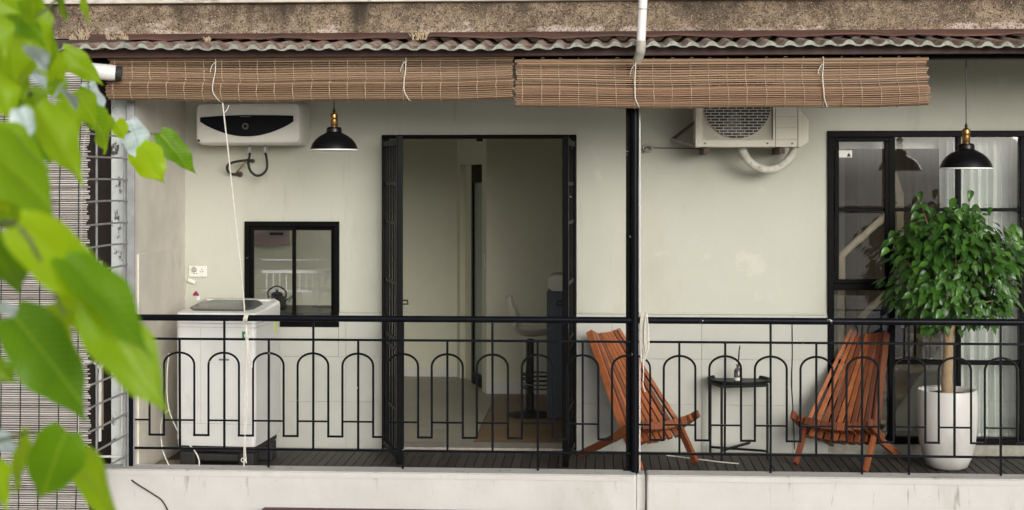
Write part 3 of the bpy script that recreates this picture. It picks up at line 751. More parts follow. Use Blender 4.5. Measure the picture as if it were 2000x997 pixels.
# ------------------------------------------------------------------ cords on the railing
def cord(name, label, pts, r, m=CORD, n=6):
    o = MB().tube(smoothpath(pts, n), r, 6).build(name, m, smooth=60); return tag(o, label, 'cord')
pc = lambda px, py, Y: P(px, py, Y)
cd = thing('blind_cord', 'long white cord running from the brown bamboo blind down to a knot on the handrail', 'cord', tuple(P(480, 880, -1.12)))
MB().tube(smoothpath([pc(434,196,-1.24), pc(446,300,-1.22), pc(460,430,-1.18), pc(472,540,-1.15), pc(478,612,-1.13)], 6), .0042, 6).build('cord', CORD, cd)
MB().tube(smoothpath([pc(437,222,-1.24), pc(444,214,-1.245), pc(447,206,-1.245)], 4), .003, 5).build('cord_end', CORD, cd)
for k in range(3):
    ring = [Vector((PX(478 + 3*k, YR) + .006*math.sin(a), YR + .0245*math.cos(a), ZH + .0245*math.sin(a))) for a in [i*math.pi/6 for i in range(13)]]
    MB().tube(ring, .0042, 6).build('knot', CORD, cd)
for q, (ye, dx) in enumerate(((720, 6), (718, 10), (905, -1), (912, -4))):
    pts = [pc(481, 634, -1.127)]
    for k in range(1, 7):
        t = k / 6; pts.append(pc(481 + dx*t + random.uniform(-2.5, 2.5), 634 + (ye-634)*t, -1.125 + .004*q))
    MB().tube(smoothpath(pts, 4), .0036, 6).build('cord_tail', CORD, cd)
ring = [Vector((PX(475, -1.125) + .012*math.sin(a), -1.125, P(475, 899, -1.125).z + .012*math.cos(a))) for a in [i*math.pi/6 for i in range(13)]]
MB().tube(ring, .003, 5).build('loop', CORD, cd)
cl = thing('coiled_cord', 'bundle of white looped cord hanging on the handrail beside the round post', 'cord', tuple(P(1258, 720, -1.14)))
for k in range(7):
    x0_, w_, b_ = 1254 + k * 1.6 + random.uniform(-1,1), random.uniform(4, 10), random.uniform(672, 722)
    Yk = -1.128 - .004 * k
    MB().tube(smoothpath([pc(x0_, 612, Yk+.01), pc(x0_ - w_*.55, 640, Yk), pc(x0_ - w_*.5, b_ - 14, Yk), pc(x0_, b_, Yk), pc(x0_ + w_*.6, b_ - 16, Yk), pc(x0_ + w_*.5, 645, Yk), pc(x0_ + 1, 613, Yk+.01)], 5), .0032, 6).build('loop', CORD, cl)
MB().tube(smoothpath([pc(1256, 700, -1.14), pc(1257, 730, -1.142), pc(1256, 750, -1.14), pc(1260, 766, -1.142)], 5), .0028, 5).build('cord_tail', CORD, cl)
cord('thin_cable', 'thin black cable hanging over the kerb beside the round post', [pc(1252, 894, -1.06), pc(1256, 908, -1.13), pc(1260, 925, -1.204), pc(1262, 955, -1.206), pc(1260, 1010, -1.205)], .0036, RUBBER)
cord('ground_cable', 'black cable running diagonally down the white wall under the grille', [pc(242, 925, -1.10), pc(262, 942, -1.2195), pc(300, 966, -1.2195), pc(318, 980, -1.2195), pc(334, 1010, -1.2195)], .0042, RUBBER)
cord('wall_cable', 'thin black cable running down the tiled wall beside the deck chair near the potted tree', [pc(1547, 622, -.016), pc(1547.5, 700, -.016), pc(1546, 745, -.017), pc(1549, 800, -.016), pc(1552, 878, -.016)], .0032, RUBBER)
cord('white_rod', 'thin white stick lying on the deck between a deck chair and the side table', [G(1302, 890, .012), G(1330, 893, .011), G(1400, 902, .011), G(1443, 906, .011)], .0042, CORD, 2)
cord('washer_hose', 'thin pale hose looping down between the partition and the washing machine', [pc(330, 690, -1.0), pc(326, 740, -1.02), pc(330, 800, -1.04), pc(352, 850, -1.06), pc(378, 878, -1.07), pc(389, 900, -1.07), pc(387, 918, -1.06)], .0042, CORD)
cord('drain_tube', 'short pale tube curving over the brown board at the partition', [pc(330, 802, -1.07), pc(319, 812, -1.075), pc(314, 840, -1.075), pc(318, 880, -1.075), pc(332, 914, -1.07)], .0042, CORD)
brd = MB().box(XPART + .002, XPART + .22, -1.02, -.55, .003, .018).build('brown_board', mat('old_board', (.22,.16,.12), (.32,.26,.21), .8, 8, (6,1,1)), bevel=.003); tag(brd, 'worn brown board lying on the deck in the corner beside the washing machine', 'board')

# ------------------------------------------------------------------ wall units
# water heater
hx0, hx1 = PX(380, -.34), PX(589, -.34); hz0, hz1 = P(485, 283, -.34).z, P(485, 199, -.34).z
wh = thing('water_heater', 'white slim water heater with black curved panel on the wall under the brown bamboo blind', 'water heater', ((hx0+hx1)/2, -.18, hz0))
def rrect(x0, x1, z0, z1, r, n=6):
    out = []
    for cx_, cz_, a0 in ((x1-r, z0+r, -90), (x1-r, z1-r, 0), (x0+r, z1-r, 90), (x0+r, z0+r, 180)):
        for k in range(n+1): a = R(a0 + 90*k/n); out.append((cx_ + r*math.cos(a), cz_ + r*math.sin(a)))
    return out
def loft(mb, loops, cap0=True, cap1=True, mi=0):
    n = len(loops[0]); vs = [p for l in loops for p in l]; fs = []
    for k in range(len(loops)-1):
        for i in range(n): fs.append((k*n+i, k*n+(i+1)%n, (k+1)*n+(i+1)%n, (k+1)*n+i))
    if cap0: fs.append(tuple(range(n-1,-1,-1)))
    if cap1: fs.append(tuple((len(loops)-1)*n+i for i in range(n)))
    return mb.add(vs, fs, mi)
mb = MB()
loft(mb, [[(x, y, z) for x, z in rrect(hx0+i, hx1-i, hz0+i, hz1-i, max(.012,.042-i*.4))] for y, i in ((-.002,.02),(-.02,.006),(-.06,.0),(-.27,.0),(-.315,.004),(-.335,.016),(-.34,.03))])
mb.build('casing', HEATER, wh, smooth=35)
mp_ = lambda x, z: (P(x, 250, -.345).x, P(485, z, -.345).z)
poly = [mp_(391,229.5), mp_(391,238)] + [mp_(391 + (573-391)*t, 238 + 29 * math.sin(math.pi*t)**.85) for t in [k/16 for k in range(1,16)]] + [mp_(573,238), mp_(573,226.5), mp_(530,225.5), mp_(480,225), mp_(430,226.5)]
pn = MB().prism(poly, -.349, -.3405).build('control_panel', BLKGLASS, wh)
c = P(479.5, 247, -.35); MB().tube([(c.x, -.3495, c.z), (c.x, -.358, c.z)], .021, 20).build('dial', mat('dial_grey', (.10,.10,.10), None, .4), pn)
MB().tube([(c.x, -.3582, c.z), (c.x, -.361, c.z)], .011, 16).build('dial_centre', BLKGLASS, pn)
c = P(479.5, 227.8, -.35); box('brand_mark', mat('pale_print', (.14,.14,.13), None, .5), pn, c.x - .034, c.x + .034, -.3502, -.3493, c.z - .003, c.z + .003)
c = P(388, 275, -.34); MB().tube([(c.x, -.332, c.z), (c.x, -.344, c.z)], .0085, 12).build('screw_cap', RUBBER, wh)
for px in (488, 518):
    c = P(px, 284, -.2); MB().tube([(c.x, -.2, hz0 + .004), (c.x, -.2, hz0 - .05)], .010, 10).build('inlet_pipe', GREYM, wh)
    MB().tube([(c.x, -.2, hz0 - .02), (c.x, -.2, hz0 - .035)], .014, 6).build('nut', GREYM, wh)
q = lambda px, py, Y=-.17: P(px, py, Y)
MB().tube(smoothpath([q(488,298,-.2), q(487,308), q(483,313), q(462,316), q(446,322), q(444,332,-.1), q(452,340,-.05), q(470,342,-.01)], 5), .0088, 8).build('hose', RUBBER, wh)
MB().tube(smoothpath([q(518,298,-.2), q(521,312), q(521,330), q(512,341), q(500,343), q(489,334), q(485,318), q(492,313,-.01)], 5), .0088, 8).build('hose', RUBBER, wh)
MB().tube(smoothpath([q(484,312), q(474,324,-.08), q(461,338,-.03)], 4), .005, 6).build('strap', BRASS, wh)
stn = mat('rust_stain', (.20,.15,.09), (.40,.36,.27), .9, 14)
for (px, py, r_) in ((469, 341, .03), (494, 315, .022)):
    c = P(px, py, 0); MB().lathe([(r_, 0), (r_*.8, .008), (.012, .012)], (0,0,0), 12)
    mb = MB(); mb.tube([(c.x, -.0005, c.z), (c.x, -.008, c.z)], r_*.7, 12); mb.build('wall_flange', RUST, wh)

# pendant lamps
def pendant(px, rim_y, wpx, label):
    Y = -.95; c = P(px, rim_y, Y); r = wpx * (Y - CAM.y) / FPX / 2
    o = thing('pendant_lamp', label, 'lamp', (c.x, c.y, c.z), 'black pendant lamps')
    k = r / .145
    out = [(.145,0),(.147,.004),(.143,.018),(.132,.042),(.113,.066),(.088,.086),(.066,.097),(.050,.106),(.047,.110),(.0475,.128),(.043,.138),(.030,.143)]
    inn = [(a - .003, b - .002) for a, b in out[2:-2]]
    MB().lathe([(a*k, b*k) for a, b in out] + [(.001, .144*k)], c, 40).build('shade', LAMPB, o, smooth=35)
    MB().lathe([(.1445*k, .0006)] + [(a*k, b*k) for a, b in inn] + [(.001, .125*k)], c, 40).build('lining', LAMPW, o, smooth=60, recalc=False)
    MB().lathe([(.0225*k,.1442*k),(.0235*k,.150*k),(.021*k,.155*k),(.0235*k,.160*k),(.0235*k,.187*k),(.019*k,.192*k),(.020*k,.196*k),(.0235*k,.200*k),(.0235*k,.220*k),(.016*k,.226*k),(.006*k,.232*k)], c, 20).build('socket', BRASS, o, smooth=35)
    MB().lathe([(.006*k,.2325*k),(.010*k,.240*k),(.006*k,.252*k),(.0035*k,.26*k)], c, 12).build('cord_grip', LAMPB, o, smooth=60)
    MB().tube([(c.x, c.y, c.z + .26*k), (c.x, c.y, BZ0 - .001 if False else P(px, 112, Y).z + .06)], .0032, 6).build('flex', LAMPB, o)
    MB().lathe([(.1475*k,.0035*k),(.1480*k,-.004*k),(.1445*k,-.005*k),(.1425*k,.001*k)], c, 40).build('rim', LAMPW, o, smooth=60)
    MB().lathe([(.016*k,.05*k),(.028*k,.075*k),(.022*k,.10*k),(.010*k,.124*k)], c, 16).build('bulb', LAMPW, o, smooth=60)
    return o
pendant(652.5, 293, 92, 'black dome pendant lamp with brass socket hanging beside the water heater')
pendant(1887, 329, 97, 'black dome pendant lamp with brass socket hanging above the potted tree')

# air conditioner outdoor unit
ax0, ax1 = PX(1359, -.42), PX(1562, -.42); az0 = P(1460, 287, -.42).z; az1 = az0 + .52
ac = thing('air_conditioner', 'aged white outdoor air conditioner unit on wall brackets under the reddish bamboo blind', 'air conditioner', ((ax0+ax1)/2, -.25, az0))
xg0, xg1 = PX(1372, -.42), PX(1510, -.42); zg0 = P(1440, 273, -.42).z; zg1 = az1 - .03
mb = MB(); wall_mesh(mb, ax0, ax1, az0, az1, [(xg0, xg1, zg0, zg1)], -.42, -.40)
mb.box(ax0, ax0 + .012, -.3995, -.12, az0, az1).box(ax1 - .012, ax1, -.3995, -.12, az0, az1).box(ax0 + .012, ax1 - .012, -.3995, -.12, az1 - .012, az1).box(ax0 + .012, ax1 - .012, -.3995, -.12, az0, az0 + .012).box(ax0 + .012, ax1 - .012, -.135, -.12, az0 + .012, az1 - .012)
mb.build('casing', ACW, ac, recalc=False)
box('left_post', ACW, ac, ax0 - .004, ax0 + .022, -.428, -.405, az0 - .004, az1, bevel=.008, segs=3)
box('right_post', ACW, ac, ax1 - .014, ax1 + .006, -.428, -.405, az0 - .004, az1, bevel=.006, segs=3)
box('panel_seam', RUBBER, ac, xg1 + .014, xg1 + .017, -.4215, -.4195, az0, az1)
for py in (228, 250, 273): zq = P(1535, py, -.42).z; box('groove', PVCOLD, ac, xg1 + .024, ax1 - .02, -.4212, -.4195, zq - .0016, zq + .0016)
fc = ((xg0 + xg1)/2, P(1441, 205, -.42).z); fr_ = (xg1 - xg0)*.475
box('fan_deck', ACW, ac, xg0 - .0, xg1, -.372, -.360, zg0, zg1)
MB().tube([(fc[0], -.388, fc[1]), (fc[0], -.3725, fc[1])], fr_, 40).build('fan_opening', ACDARK, ac)
fan = MB().tube([(fc[0], -.3925, fc[1]), (fc[0], -.3885, fc[1])], .045, 20).build('fan_hub', ACDARK, ac)
for k in range(3):
    a = R(120*k + 20); pts = []
    for t0_, w0 in ((.05,-.25),(.09,-.45),(fr_*.95,-.42)): pts.append((fc[0] + t0_*math.cos(a+w0), -.391, fc[1] + t0_*math.sin(a+w0)))
    for t0_, w0 in ((fr_*.95,.42),(.09,.4),(.05,.25)): pts.append((fc[0] + t0_*math.cos(a+w0), -.3888, fc[1] + t0_*math.sin(a+w0)))
    MB().add(pts, [(0,1,2,3,4,5)]).build('fan_blade', mat('fan_grey%d' % k, (.12,.12,.13), None, .5), fan)
mb = MB(); z = zg0 + .008; r_i = 0
while z < zg1 - .004:
    mb.bar((xg0, -.412, z), (xg1, -.412, z), .005, .0045)
    xx = xg0 + (.027 if r_i % 2 else .0)
    while xx < xg1: 
        mb.bar((xx, -.4125, z), (xx, -.4125, min(z + .0185, zg1)), .0042, .004, up=(0,1,0)); xx += .054
    z += .0185; r_i += 1
tag(mb.build('grille', ACW, ac), kind='stuff')
for px in (1377, 1499, 1547): c = P(px, 280.5, -.42); MB().tube([(c.x, -.4275, c.z), (c.x, -.4195, c.z)], .0055, 10).build('screw', RUST, ac)
vc = [(ax1 + .0065, P(1570,290,-.3).z + .0), (PX(1577,-.3), P(1570,279,-.3).z), (PX(1577,-.3), P(1570,236,-.3).z), (ax1 + .0065, P(1570,216,-.3).z)]
MB().prism(vc, -.36, -.22).build('valve_cover', ACW, ac, bevel=.008)
for x_ in (PX(1379, -.35), PX(1526, -.35)):
    box('bracket', RUST, ac, x_ - .016, x_ + .016, -.40, -.001, az0 - .045, az0 - .006)
    MB().bar((x_ + .002, -.004, az0 - .02), (x_ + .002, -.004, az0 + .25), .03, .006, up=(0,1,0)).build('bracket_upright', RUST, ac)
MB().bar(P(1313, 273, -.03), P(1358, 238, -.25), .016, .016).build('brace', RUST, ac)
MB().bar(P(1313, 273, -.03), P(1362, 286, -.35), .022, .022).build('arm', PVCOLD, ac)
h = lambda px, py, Y: P(px, py, Y)
MB().tube(smoothpath([h(1452,280,-.30), h(1451,294,-.28), h(1460,312,-.26), h(1478,326,-.24), h(1500,332,-.22), h(1522,327,-.2), h(1540,312,-.18), h(1549,296,-.16), h(1551,280,-.15)], 6), .0275, 14).build('insulated_hose', WRAP, ac, smooth=60)
cord('wall_wire', 'thin dark wire running along the wall to the air conditioner bracket', [P(1256,300,-.02), P(1262,288,-.03), P(1271,290,-.03), P(1276,289,-.02), P(1320,290,-.012), P(1372,291,-.02)], .0032, RUST, 5)
wb = thing('wire_clamp', 'old white wire clamp on the wall near the round roof post', 'clamp', tuple(P(1264, 290, -.0)))
mb = MB(); ring = [P(1265 + 9*math.cos(a), 290 + 6.5*math.sin(a), -.02) for a in [R(i) for i in range(0, 361, 24)]]
mb.tube(ring, .0065, 6).build('ring', PVCOLD, wb); MB().tube([P(1272,290,-.0), P(1272,290,-.028)], .010, 10).build('stem', PVCOLD, wb)

# socket plate, plug, flower
so = thing('wall_socket', 'white socket plate on the wall above the washing machine', 'socket', tuple(P(387, 530, 0)))
a, b = P(370, 541, 0), P(405, 520, 0); pl = box('plate', WHITEP, so, a.x, b.x, -.014, -.0005, a.z, b.z, bevel=.003)
for px, py in ((379,535),(384,535),(391,531),(396,531),(394,527)): c = P(px, py, -.015); MB().tube([(c.x, -.0155, c.z), (c.x, -.0135, c.z)], .0036, 8).build('hole', RUBBER, pl)
c = P(379, 527, -.015); MB().tube([(c.x, -.014, c.z), (c.x, -.034, c.z)], [.019,.014], 14).build('knob', PVCOLD, so)
a = P(375, 549, -.01); plug = MB().box(a.x - .026, a.x + .03, -.03, -.012, a.z - .012, a.z + .012, M=Matrix.Translation(a) @ Matrix.Rotation(R(18), 4, 'Y') @ Matrix.Translation(-a)).build('plug_adapter', WHITEP, bevel=.004)
tag(plug, 'small tilted white plug adapter on the wall below the socket', 'plug')
cord('plug_flex', 'thin pale flex running from the plug adapter down behind the washing machine', [P(367,555,-.012), P(364,572,-.012), P(360,592,-.012), P(358,612,-.012)], .0032, CORD, 4)

# ------------------------------------------------------------------ washing machine
wm = thing('washing_machine', 'white top loading washing machine on a black stand against the partition', 'washing machine')
wW, wD, wz0, wz1 = .515, .545, .166, 1.005
def wbox(name, m, x0, x1, y0, y1, z0, z1, bev=0, par=None, **k): return MB().box(x0, x1, y0, y1, z0, z1).build(name, m, par or wm, bevel=bev, **k)
mb = MB(); loft(mb, [[(x, y, z) for x, y in rrect(-wW/2, wW/2, 0, wD, r_, 6)] for z, r_ in ((wz0+.035,.028),(wz0+.10,.03),(.93,.03))]); body = mb.build('body', WASHER, wm, smooth=35)
mb = MB(); loft(mb, [[(x, y, z) for x, y in rrect(-wW/2+.004, wW/2-.004, .004, wD-.004, .028, 6)] for z in (wz0, wz0+.034)]); mb.build('base_skirt', WASHER, wm, smooth=35)
mb = MB()
L0 = rrect(-wW/2-.002, wW/2+.002, -.004, wD+.002, .032, 6)
loft(mb, [[(x, y, .933) for x, y in L0], [(x, y, .985 + .03*max(0,y)/wD) for x, y in L0],
          [(x*.985, .5*wD + (y-.5*wD)*.985, .995 + .034*max(0,y)/wD) for x, y in L0], [(x*.90, .5*wD+(y-.5*wD)*.90, 1.002 + .045*max(0,y)/wD) for x, y in L0]])
tp = mb.build('top_panel', WASHER, wm, smooth=40)
lid = [(-.155,.045),(.155,.045),(.205,.12),(.21,.30),(.15,.40),(-.15,.40),(-.21,.30),(-.205,.12)]
mb = MB(); zl = lambda y: 1.006 + .045*y/wD
loft(mb, [[(x*1.02, y, zl(y)-.004) for x, y in lid], [(x, y, zl(y)+.005) for x, y in lid], [(x*.9, .22+(y-.22)*.9, zl(y)+.009) for x, y in lid]])
mb.build('lid', SMOKED, wm, smooth=30)
mb = MB(); loft(mb, [[(x, y, z) for x, y in rrect(-.22,.22,.43,wD-.012,.02,4)] for z in (1.03,1.046)]); mb.build('control_console', WASHER, wm, smooth=40)
wbox('body_seam', PVCOLD, -wW/2 - .0007, wW/2 + .0007, -.0007, .3, .905, .9075)  # thin grey strips along the joints of the body
wbox('body_seam', PVCOLD, -wW/2 + .02, wW/2 - .02, -.0007, .02, .305, .3075)
wbox('body_seam', PVCOLD, -.0985, -.0965, -.0007, .02, .31, .90); 
wbox('handle_slot', mat('slot_grey', (.16,.16,.15), None, .5), .022, .088, -.0015, .01, .700, .712)
st = wbox('green_sticker', GREENST, .163, .205, -.0014, .002, .845, .892, label=None) if False else wbox('green_sticker', GREENST, .172, .212, -.0014, .002, .838, .884)
wbox('sticker_print', STAIRW, .186, .200, -.0022, -.0016, .848, .866, par=st)
MB().box(wW/2 - .001, wW/2 + .0014, .40, .46, .83, .93).build('energy_label', YELLOWST, wm)
std = thing('machine_stand', 'black plastic stand with feet under the washing machine', 'stand')
def sbox(n, x0, x1, y0, y1, z0, z1, bev=.012): return MB().box(x0,x1,y0,y1,z0,z1).build(n, RUBBER, std, bevel=bev, segs=3)
sbox('tray', -.24, .24, .03, .52, .125, .1655, .01)
for x_ in (-.19, .19):
    for y_ in (.07, .46): sbox('foot', x_-.05, x_+.05, y_-.05, y_+.05, .001, .1245)
sbox('cross_bar', -.139, .139, .05, .09, .06, .11); sbox('cross_bar', -.139, .139, .44, .48, .06, .11)
cn = P(499, 874, -.88)
ang = R(-4.2)
ctr = Vector((cn.x - wW/2*math.cos(ang), -.88 - wW/2*math.sin(ang), 0))
for o in (wm, std): o.location = ctr; o.rotation_euler = (0,0,ang)
fw = thing('flower_ornament', 'tiny red and purple flower ornament in a white cup on the washing machine', 'ornament', tuple(P(385, 586, -.42)))
c = Vector((P(385, 580, -.42).x, -.42, 1.0425)); 
fcz = P(385, 584, -.42).z
MB().lathe([(.011,-.006),(.017,.02)], (c.x + .008, c.y, fcz), 12).build('cup', WHITEP, fw)
for k in range(9):
    q_ = Vector((c.x + random.uniform(-.026,.016), c.y + random.uniform(-.015,.015), fcz + .028 + random.uniform(-.014,.016)))
    MB().lathe([(.001,-.008),(.008,-.003),(.009,.003),(.001,.008)], q_, 7).build('flower', RED if q_.x < c.x else PURPLE, fw)
# ------------------------------------------------------------------ slatted stick chairs
def stick_chair(label, loc, fwd, seed):
    """local axes: +y backwards (away from the front feet), x across, z up; origin midway between the front feet"""
    rnd = random.Random(seed)
    o = thing('deck_chair', label, 'chair', group='slatted wooden deck chairs')
    NB, NS, th = 10, 9, .0245
    pitch = .0258
    SX, SZ = .175, .236                      # crossing of back and seat slats
    def slat(name, pts, w, t):
        mb = MB().bar(pts[0], pts[1], t, w, up=(0, .8, .6)); ax = Vector(pts[1]) - Vector(pts[0])
        for q, v in enumerate(mb.v[:4]):           # broader towards the seat
            v = Vector(v); mb.v[q] = tuple(v + Vector(((v.x - pts[0].x) * .55, 0, 0)))
        mb.build(name, TEAK, o, bevel=.003, segs=2)
    for i in range(NB):
        u = (i - (NB-1)/2) / ((NB-1)/2); edge = i in (0, NB-1)
        xc = u * (NB-1)/2 * 2 * pitch; xt = u * (NB-1)/2 * pitch * 1.06
        dip = .034 * (1 - u*u)
        c = Vector((xc, SX + dip*.9, SZ - dip*.6)); top = Vector((xt, .652 + dip*.7, .818 - dip*.75 + rnd.uniform(-.004,.004)))
        d = (top - c)
        foot = c + Vector((u*.0, -SX*1.0 - .0, -SZ)) if edge else c - d.normalized() * (.075 + .01*(1-abs(u)))
        if edge: foot = Vector((xc*1.0, 0.012, 0.012))
        if edge:
            MB().bar(foot, c + d.normalized()*.001, th, .048, up=(0,.8,.6)).build('front_leg', TEAK, o, bevel=.003)
            MB().bar(c + d.normalized()*.0015, top, th, .046, up=(0,.8,.6)).build('back_slat', TEAK, o, bevel=.003)
        else: slat('back_slat', (foot, top), .043, th)
    for i in range(NS):
        u = (i - (NS-1)/2) / ((NS-1)/2); edge = i in (0, NS-1)
        xc = u * (NS-1)/2 * 2 * pitch; dip = .034 * (1 - u*u)
        c = Vector((xc, SX + dip*.9, SZ - dip*.6))
        f = Vector((xc*1.06, .045 + dip*.2, .302 - dip*.9))
        d = (c - f).normalized()
        if edge:
            rear = Vector((xc*.99, .655, .014)); MB().bar(c + (rear-c).normalized()*.0015, rear, th, .046, up=(0,-.4,.9)).build('rear_leg', TEAK, o, bevel=.003)
            MB().bar(f, c + (rear-c).normalized()*.001, th, .046, up=(0,-.4,.9)).build('seat_slat', TEAK, o, bevel=.003)
        else:
            MB().bar(f + d*.066, c + d * .10, th, .044, up=(0,-.4,.9)).build('seat_slat', TEAK, o, bevel=.003)
            MB().bar(f, f + d*.065, .0508, .050, up=(0,-.4,.9)).build('seat_block', TEAK, o, bevel=.003)
    xe = (NB-1)/2*2*pitch
    mb = MB(); mb.tube([(-xe*.98, SX-.004, SZ+.004), (-xe*.5, SX+.022, SZ-.016), (0, SX+.031, SZ-.021), (xe*.5, SX+.022, SZ-.016), (xe*.98, SX-.004, SZ+.004)], .006, 8); mb.build('rod', GREYM, o)
    # outer seat tips that stand proud beside the seat
    for s in (-1, 1):
        MB().bar((s*(xe+.027), .02, .325), (s*(xe+.024), .25, .185), th, .05, up=(0,-.4,.9)).build('side_rail', TEAK, o, bevel=.004)
        MB().tube([(s*(xe+.04), .06, .30), (s*(xe+.0385), .06, .30), (s*(xe+.0430), .06, .30)], .011, 10).build('bolt', RUST, o)
    a = math.atan2(fwd[1], fwd[0])           # heading of -y local
    o.location = loc; o.rotation_euler = (0, 0, a + math.pi/2)
    return o
F1, F2 = G(1250, 926), G(1367, 908)
mid = (F1 + F2) / 2
stick_chair('slatted reddish wooden deck chair beside the round roof post, facing the side table', (mid.x, mid.y, 0), (.64, -.77), 2)
F1, F2 = G(1543, 913), G(1697, 925)
mid = (F1 + F2) / 2
stick_chair('slatted reddish wooden deck chair beside the potted tree, facing the side table', (mid.x, mid.y, 0), (-.53, -.848), 4)

# ------------------------------------------------------------------ side table and bottle
tc_ = G(1443, 893); tz = P(1443, 750, tc_.y).z + .012
tb = thing('side_table', 'round black metal tray side table between the two deck chairs', 'table', (tc_.x, tc_.y, 0))
rt = 60 * (tc_.y - CAM.y) / FPX
MB().lathe([(.001,0),(rt-.012,0),(rt,.004),(rt+.002,.026),(rt-.002,.026),(rt-.008,.0075),(.001,.005)], (tc_.x, tc_.y, tz), 48).build('tray', TABLEB, tb, smooth=35)
lg = [(-.183,.05), (-.125,-.15), (.10,.16), (.178,-.075)]
for dx, dy in lg: MB().bar((tc_.x+dx, tc_.y+dy, 0), (tc_.x+dx, tc_.y+dy, tz-.001), .016, .016).build('leg', TABLEB, tb, bevel=.002, segs=1)
MB().bar((tc_.x-.183, tc_.y+.05, .055), (tc_.x+.178, tc_.y-.075, .055), .014, .014).build('stretcher', TABLEB, tb)
MB().bar((tc_.x-.125, tc_.y-.15, .0695), (tc_.x+.10, tc_.y+.16, .0695), .014, .014).build('stretcher', TABLEB, tb)
mb = MB()
for i in range(4):
    (ax_, ay_), (bx_, by_) = lg[[0,1,3,2][i]], lg[[1,3,2,0][i]]
    mb.bar((tc_.x+ax_, tc_.y+ay_, tz-.012), (tc_.x+bx_, tc_.y+by_, tz-.012), .012, .016)
mb.build('top_frame', TABLEB, tb)
for a in (200, 20, 60): MB().bar((tc_.x+(rt-.002)*math.cos(R(a)), tc_.y+(rt-.002)*math.sin(R(a)), tz+.016), (tc_.x+(rt+.006)*math.cos(R(a)), tc_.y+(rt+.006)*math.sin(R(a)), tz+.013), .016, .006).build('tray_clip', TABLEB, tb)
bc = Vector((P(1440, 740, tc_.y).x, tc_.y - .03, tz + .0056))
bt = thing('bottle', 'small brown bottle with thin dark twigs on the side table', 'bottle', tuple(bc))
MB().lathe([(.001,0),(.024,0),(.0255,.006),(.0255,.072),(.018,.086),(.009,.092),(.009,.108),(.013,.110),(.013,.114),(.007,.114)], bc, 20).build('glass', mat('smoky_glass', (.05,.045,.04), (.14,.13,.12), .12, 30), bt, smooth=40)
MB().lathe([(.0262,.010),(.0262,.03)], bc, 20).build('band', CREAM, bt, smooth=40)
for dx, hh in ((.016,.20), (.010,.17), (.019,.185)): MB().tube(smoothpath([bc + Vector((.002,0,.10)), bc + Vector((dx*.5,.003,.16)), bc + Vector((dx*.4+.004,.0,.1+hh*.6)), bc + Vector((dx,0,.04+hh))], 4), .0028, 5).build('twig', RUBBER, bt)

# ------------------------------------------------------------------ potted tree
pc0 = Vector((P(1850, 800, -.42).x, -.42, 0))
pot = thing('planter_pot', 'tall white rounded planter pot standing by the large window', 'pot', tuple(pc0))
k = 57 * (pc0.y - CAM.y) / FPX
MB().lathe([(.001,.0),(k*.56,.0),(k*.66,.012),(k*.80,.07),(k*.92,.16),(k*.985,.27),(k,.37),(k*.985,.465),(k*.965,.492),(k*.93,.497),(k*.84,.490),(k*.82,.47),(k*.80,.40),(.001,.40)], pc0, 56).build('shell', STONEPOT, pot, smooth=40)
mb = MB(); nr, na = 6, 30; vs = []; fs = []
for i in range(nr+1):
    for j in range(na): 
        r_ = k*.81*i/nr; a = 2*math.pi*j/na; vs.append((pc0.x + r_*math.cos(a), pc0.y + r_*math.sin(a), .462 + random.uniform(-.006,.008) + .012*(1-i/nr)))
for i in range(nr):
    for j in range(na): fs.append((i*na+j, i*na+(j+1)%na, (i+1)*na+(j+1)%na, (i+1)*na+j))
mb.add(vs, fs).build('soil', SOIL, pot)
tr = thing('potted_tree', 'bushy dark green tree with pale trunk growing in the white pot', 'tree', (pc0.x, pc0.y, .46))
kd = (pc0.y - CAM.y) / FPX
ccen = P(1866, 528, pc0.y)
ttop = Vector((pc0.x + .012, pc0.y, P(1853, 620, pc0.y).z))
MB().tube(smoothpath([(pc0.x + .004, pc0.y, .452), (pc0.x - .004, pc0.y, .56), (pc0.x + .006, pc0.y, .70), ttop], 5), [.044,.041,.038,.037,.036,.036,.035,.035,.034,.034,.033,.033,.034,.036,.037,.036], 14).build('trunk', BARK, tr, smooth=60)
mb = MB(); limbs = []
rn = random.Random(11)
for i in range(16):
    a = 2*math.pi*i/16 + rn.uniform(-.2,.2); el = rn.uniform(.15, 1.2); ln = rn.uniform(.22,.36)
    e = ttop + Vector((math.cos(a)*math.cos(el)*ln, math.sin(a)*math.cos(el)*ln, math.sin(el)*ln*1.25 + .02)); limbs.append(e)
    mb.tube(smoothpath([ttop - Vector((0,0,.02)), ttop.lerp(e, .5) + Vector((rn.uniform(-.03,.03), rn.uniform(-.03,.03), .02)), e], 4), [.013,.012,.011,.010,.008,.007,.006,.005,.004], 6)
for px, py in ((1896, 372), (1797, 378), (1745, 470), (1985, 445)):
    e = P(px, py + 12, pc0.y); mb.tube(smoothpath([ttop, ttop.lerp(e, .6) + Vector((.01,0,.0)), e], 4), [.011,.010,.009,.008,.006,.005,.004,.003,.002], 5)
mb.build('limbs', BARK, tr, smooth=60)
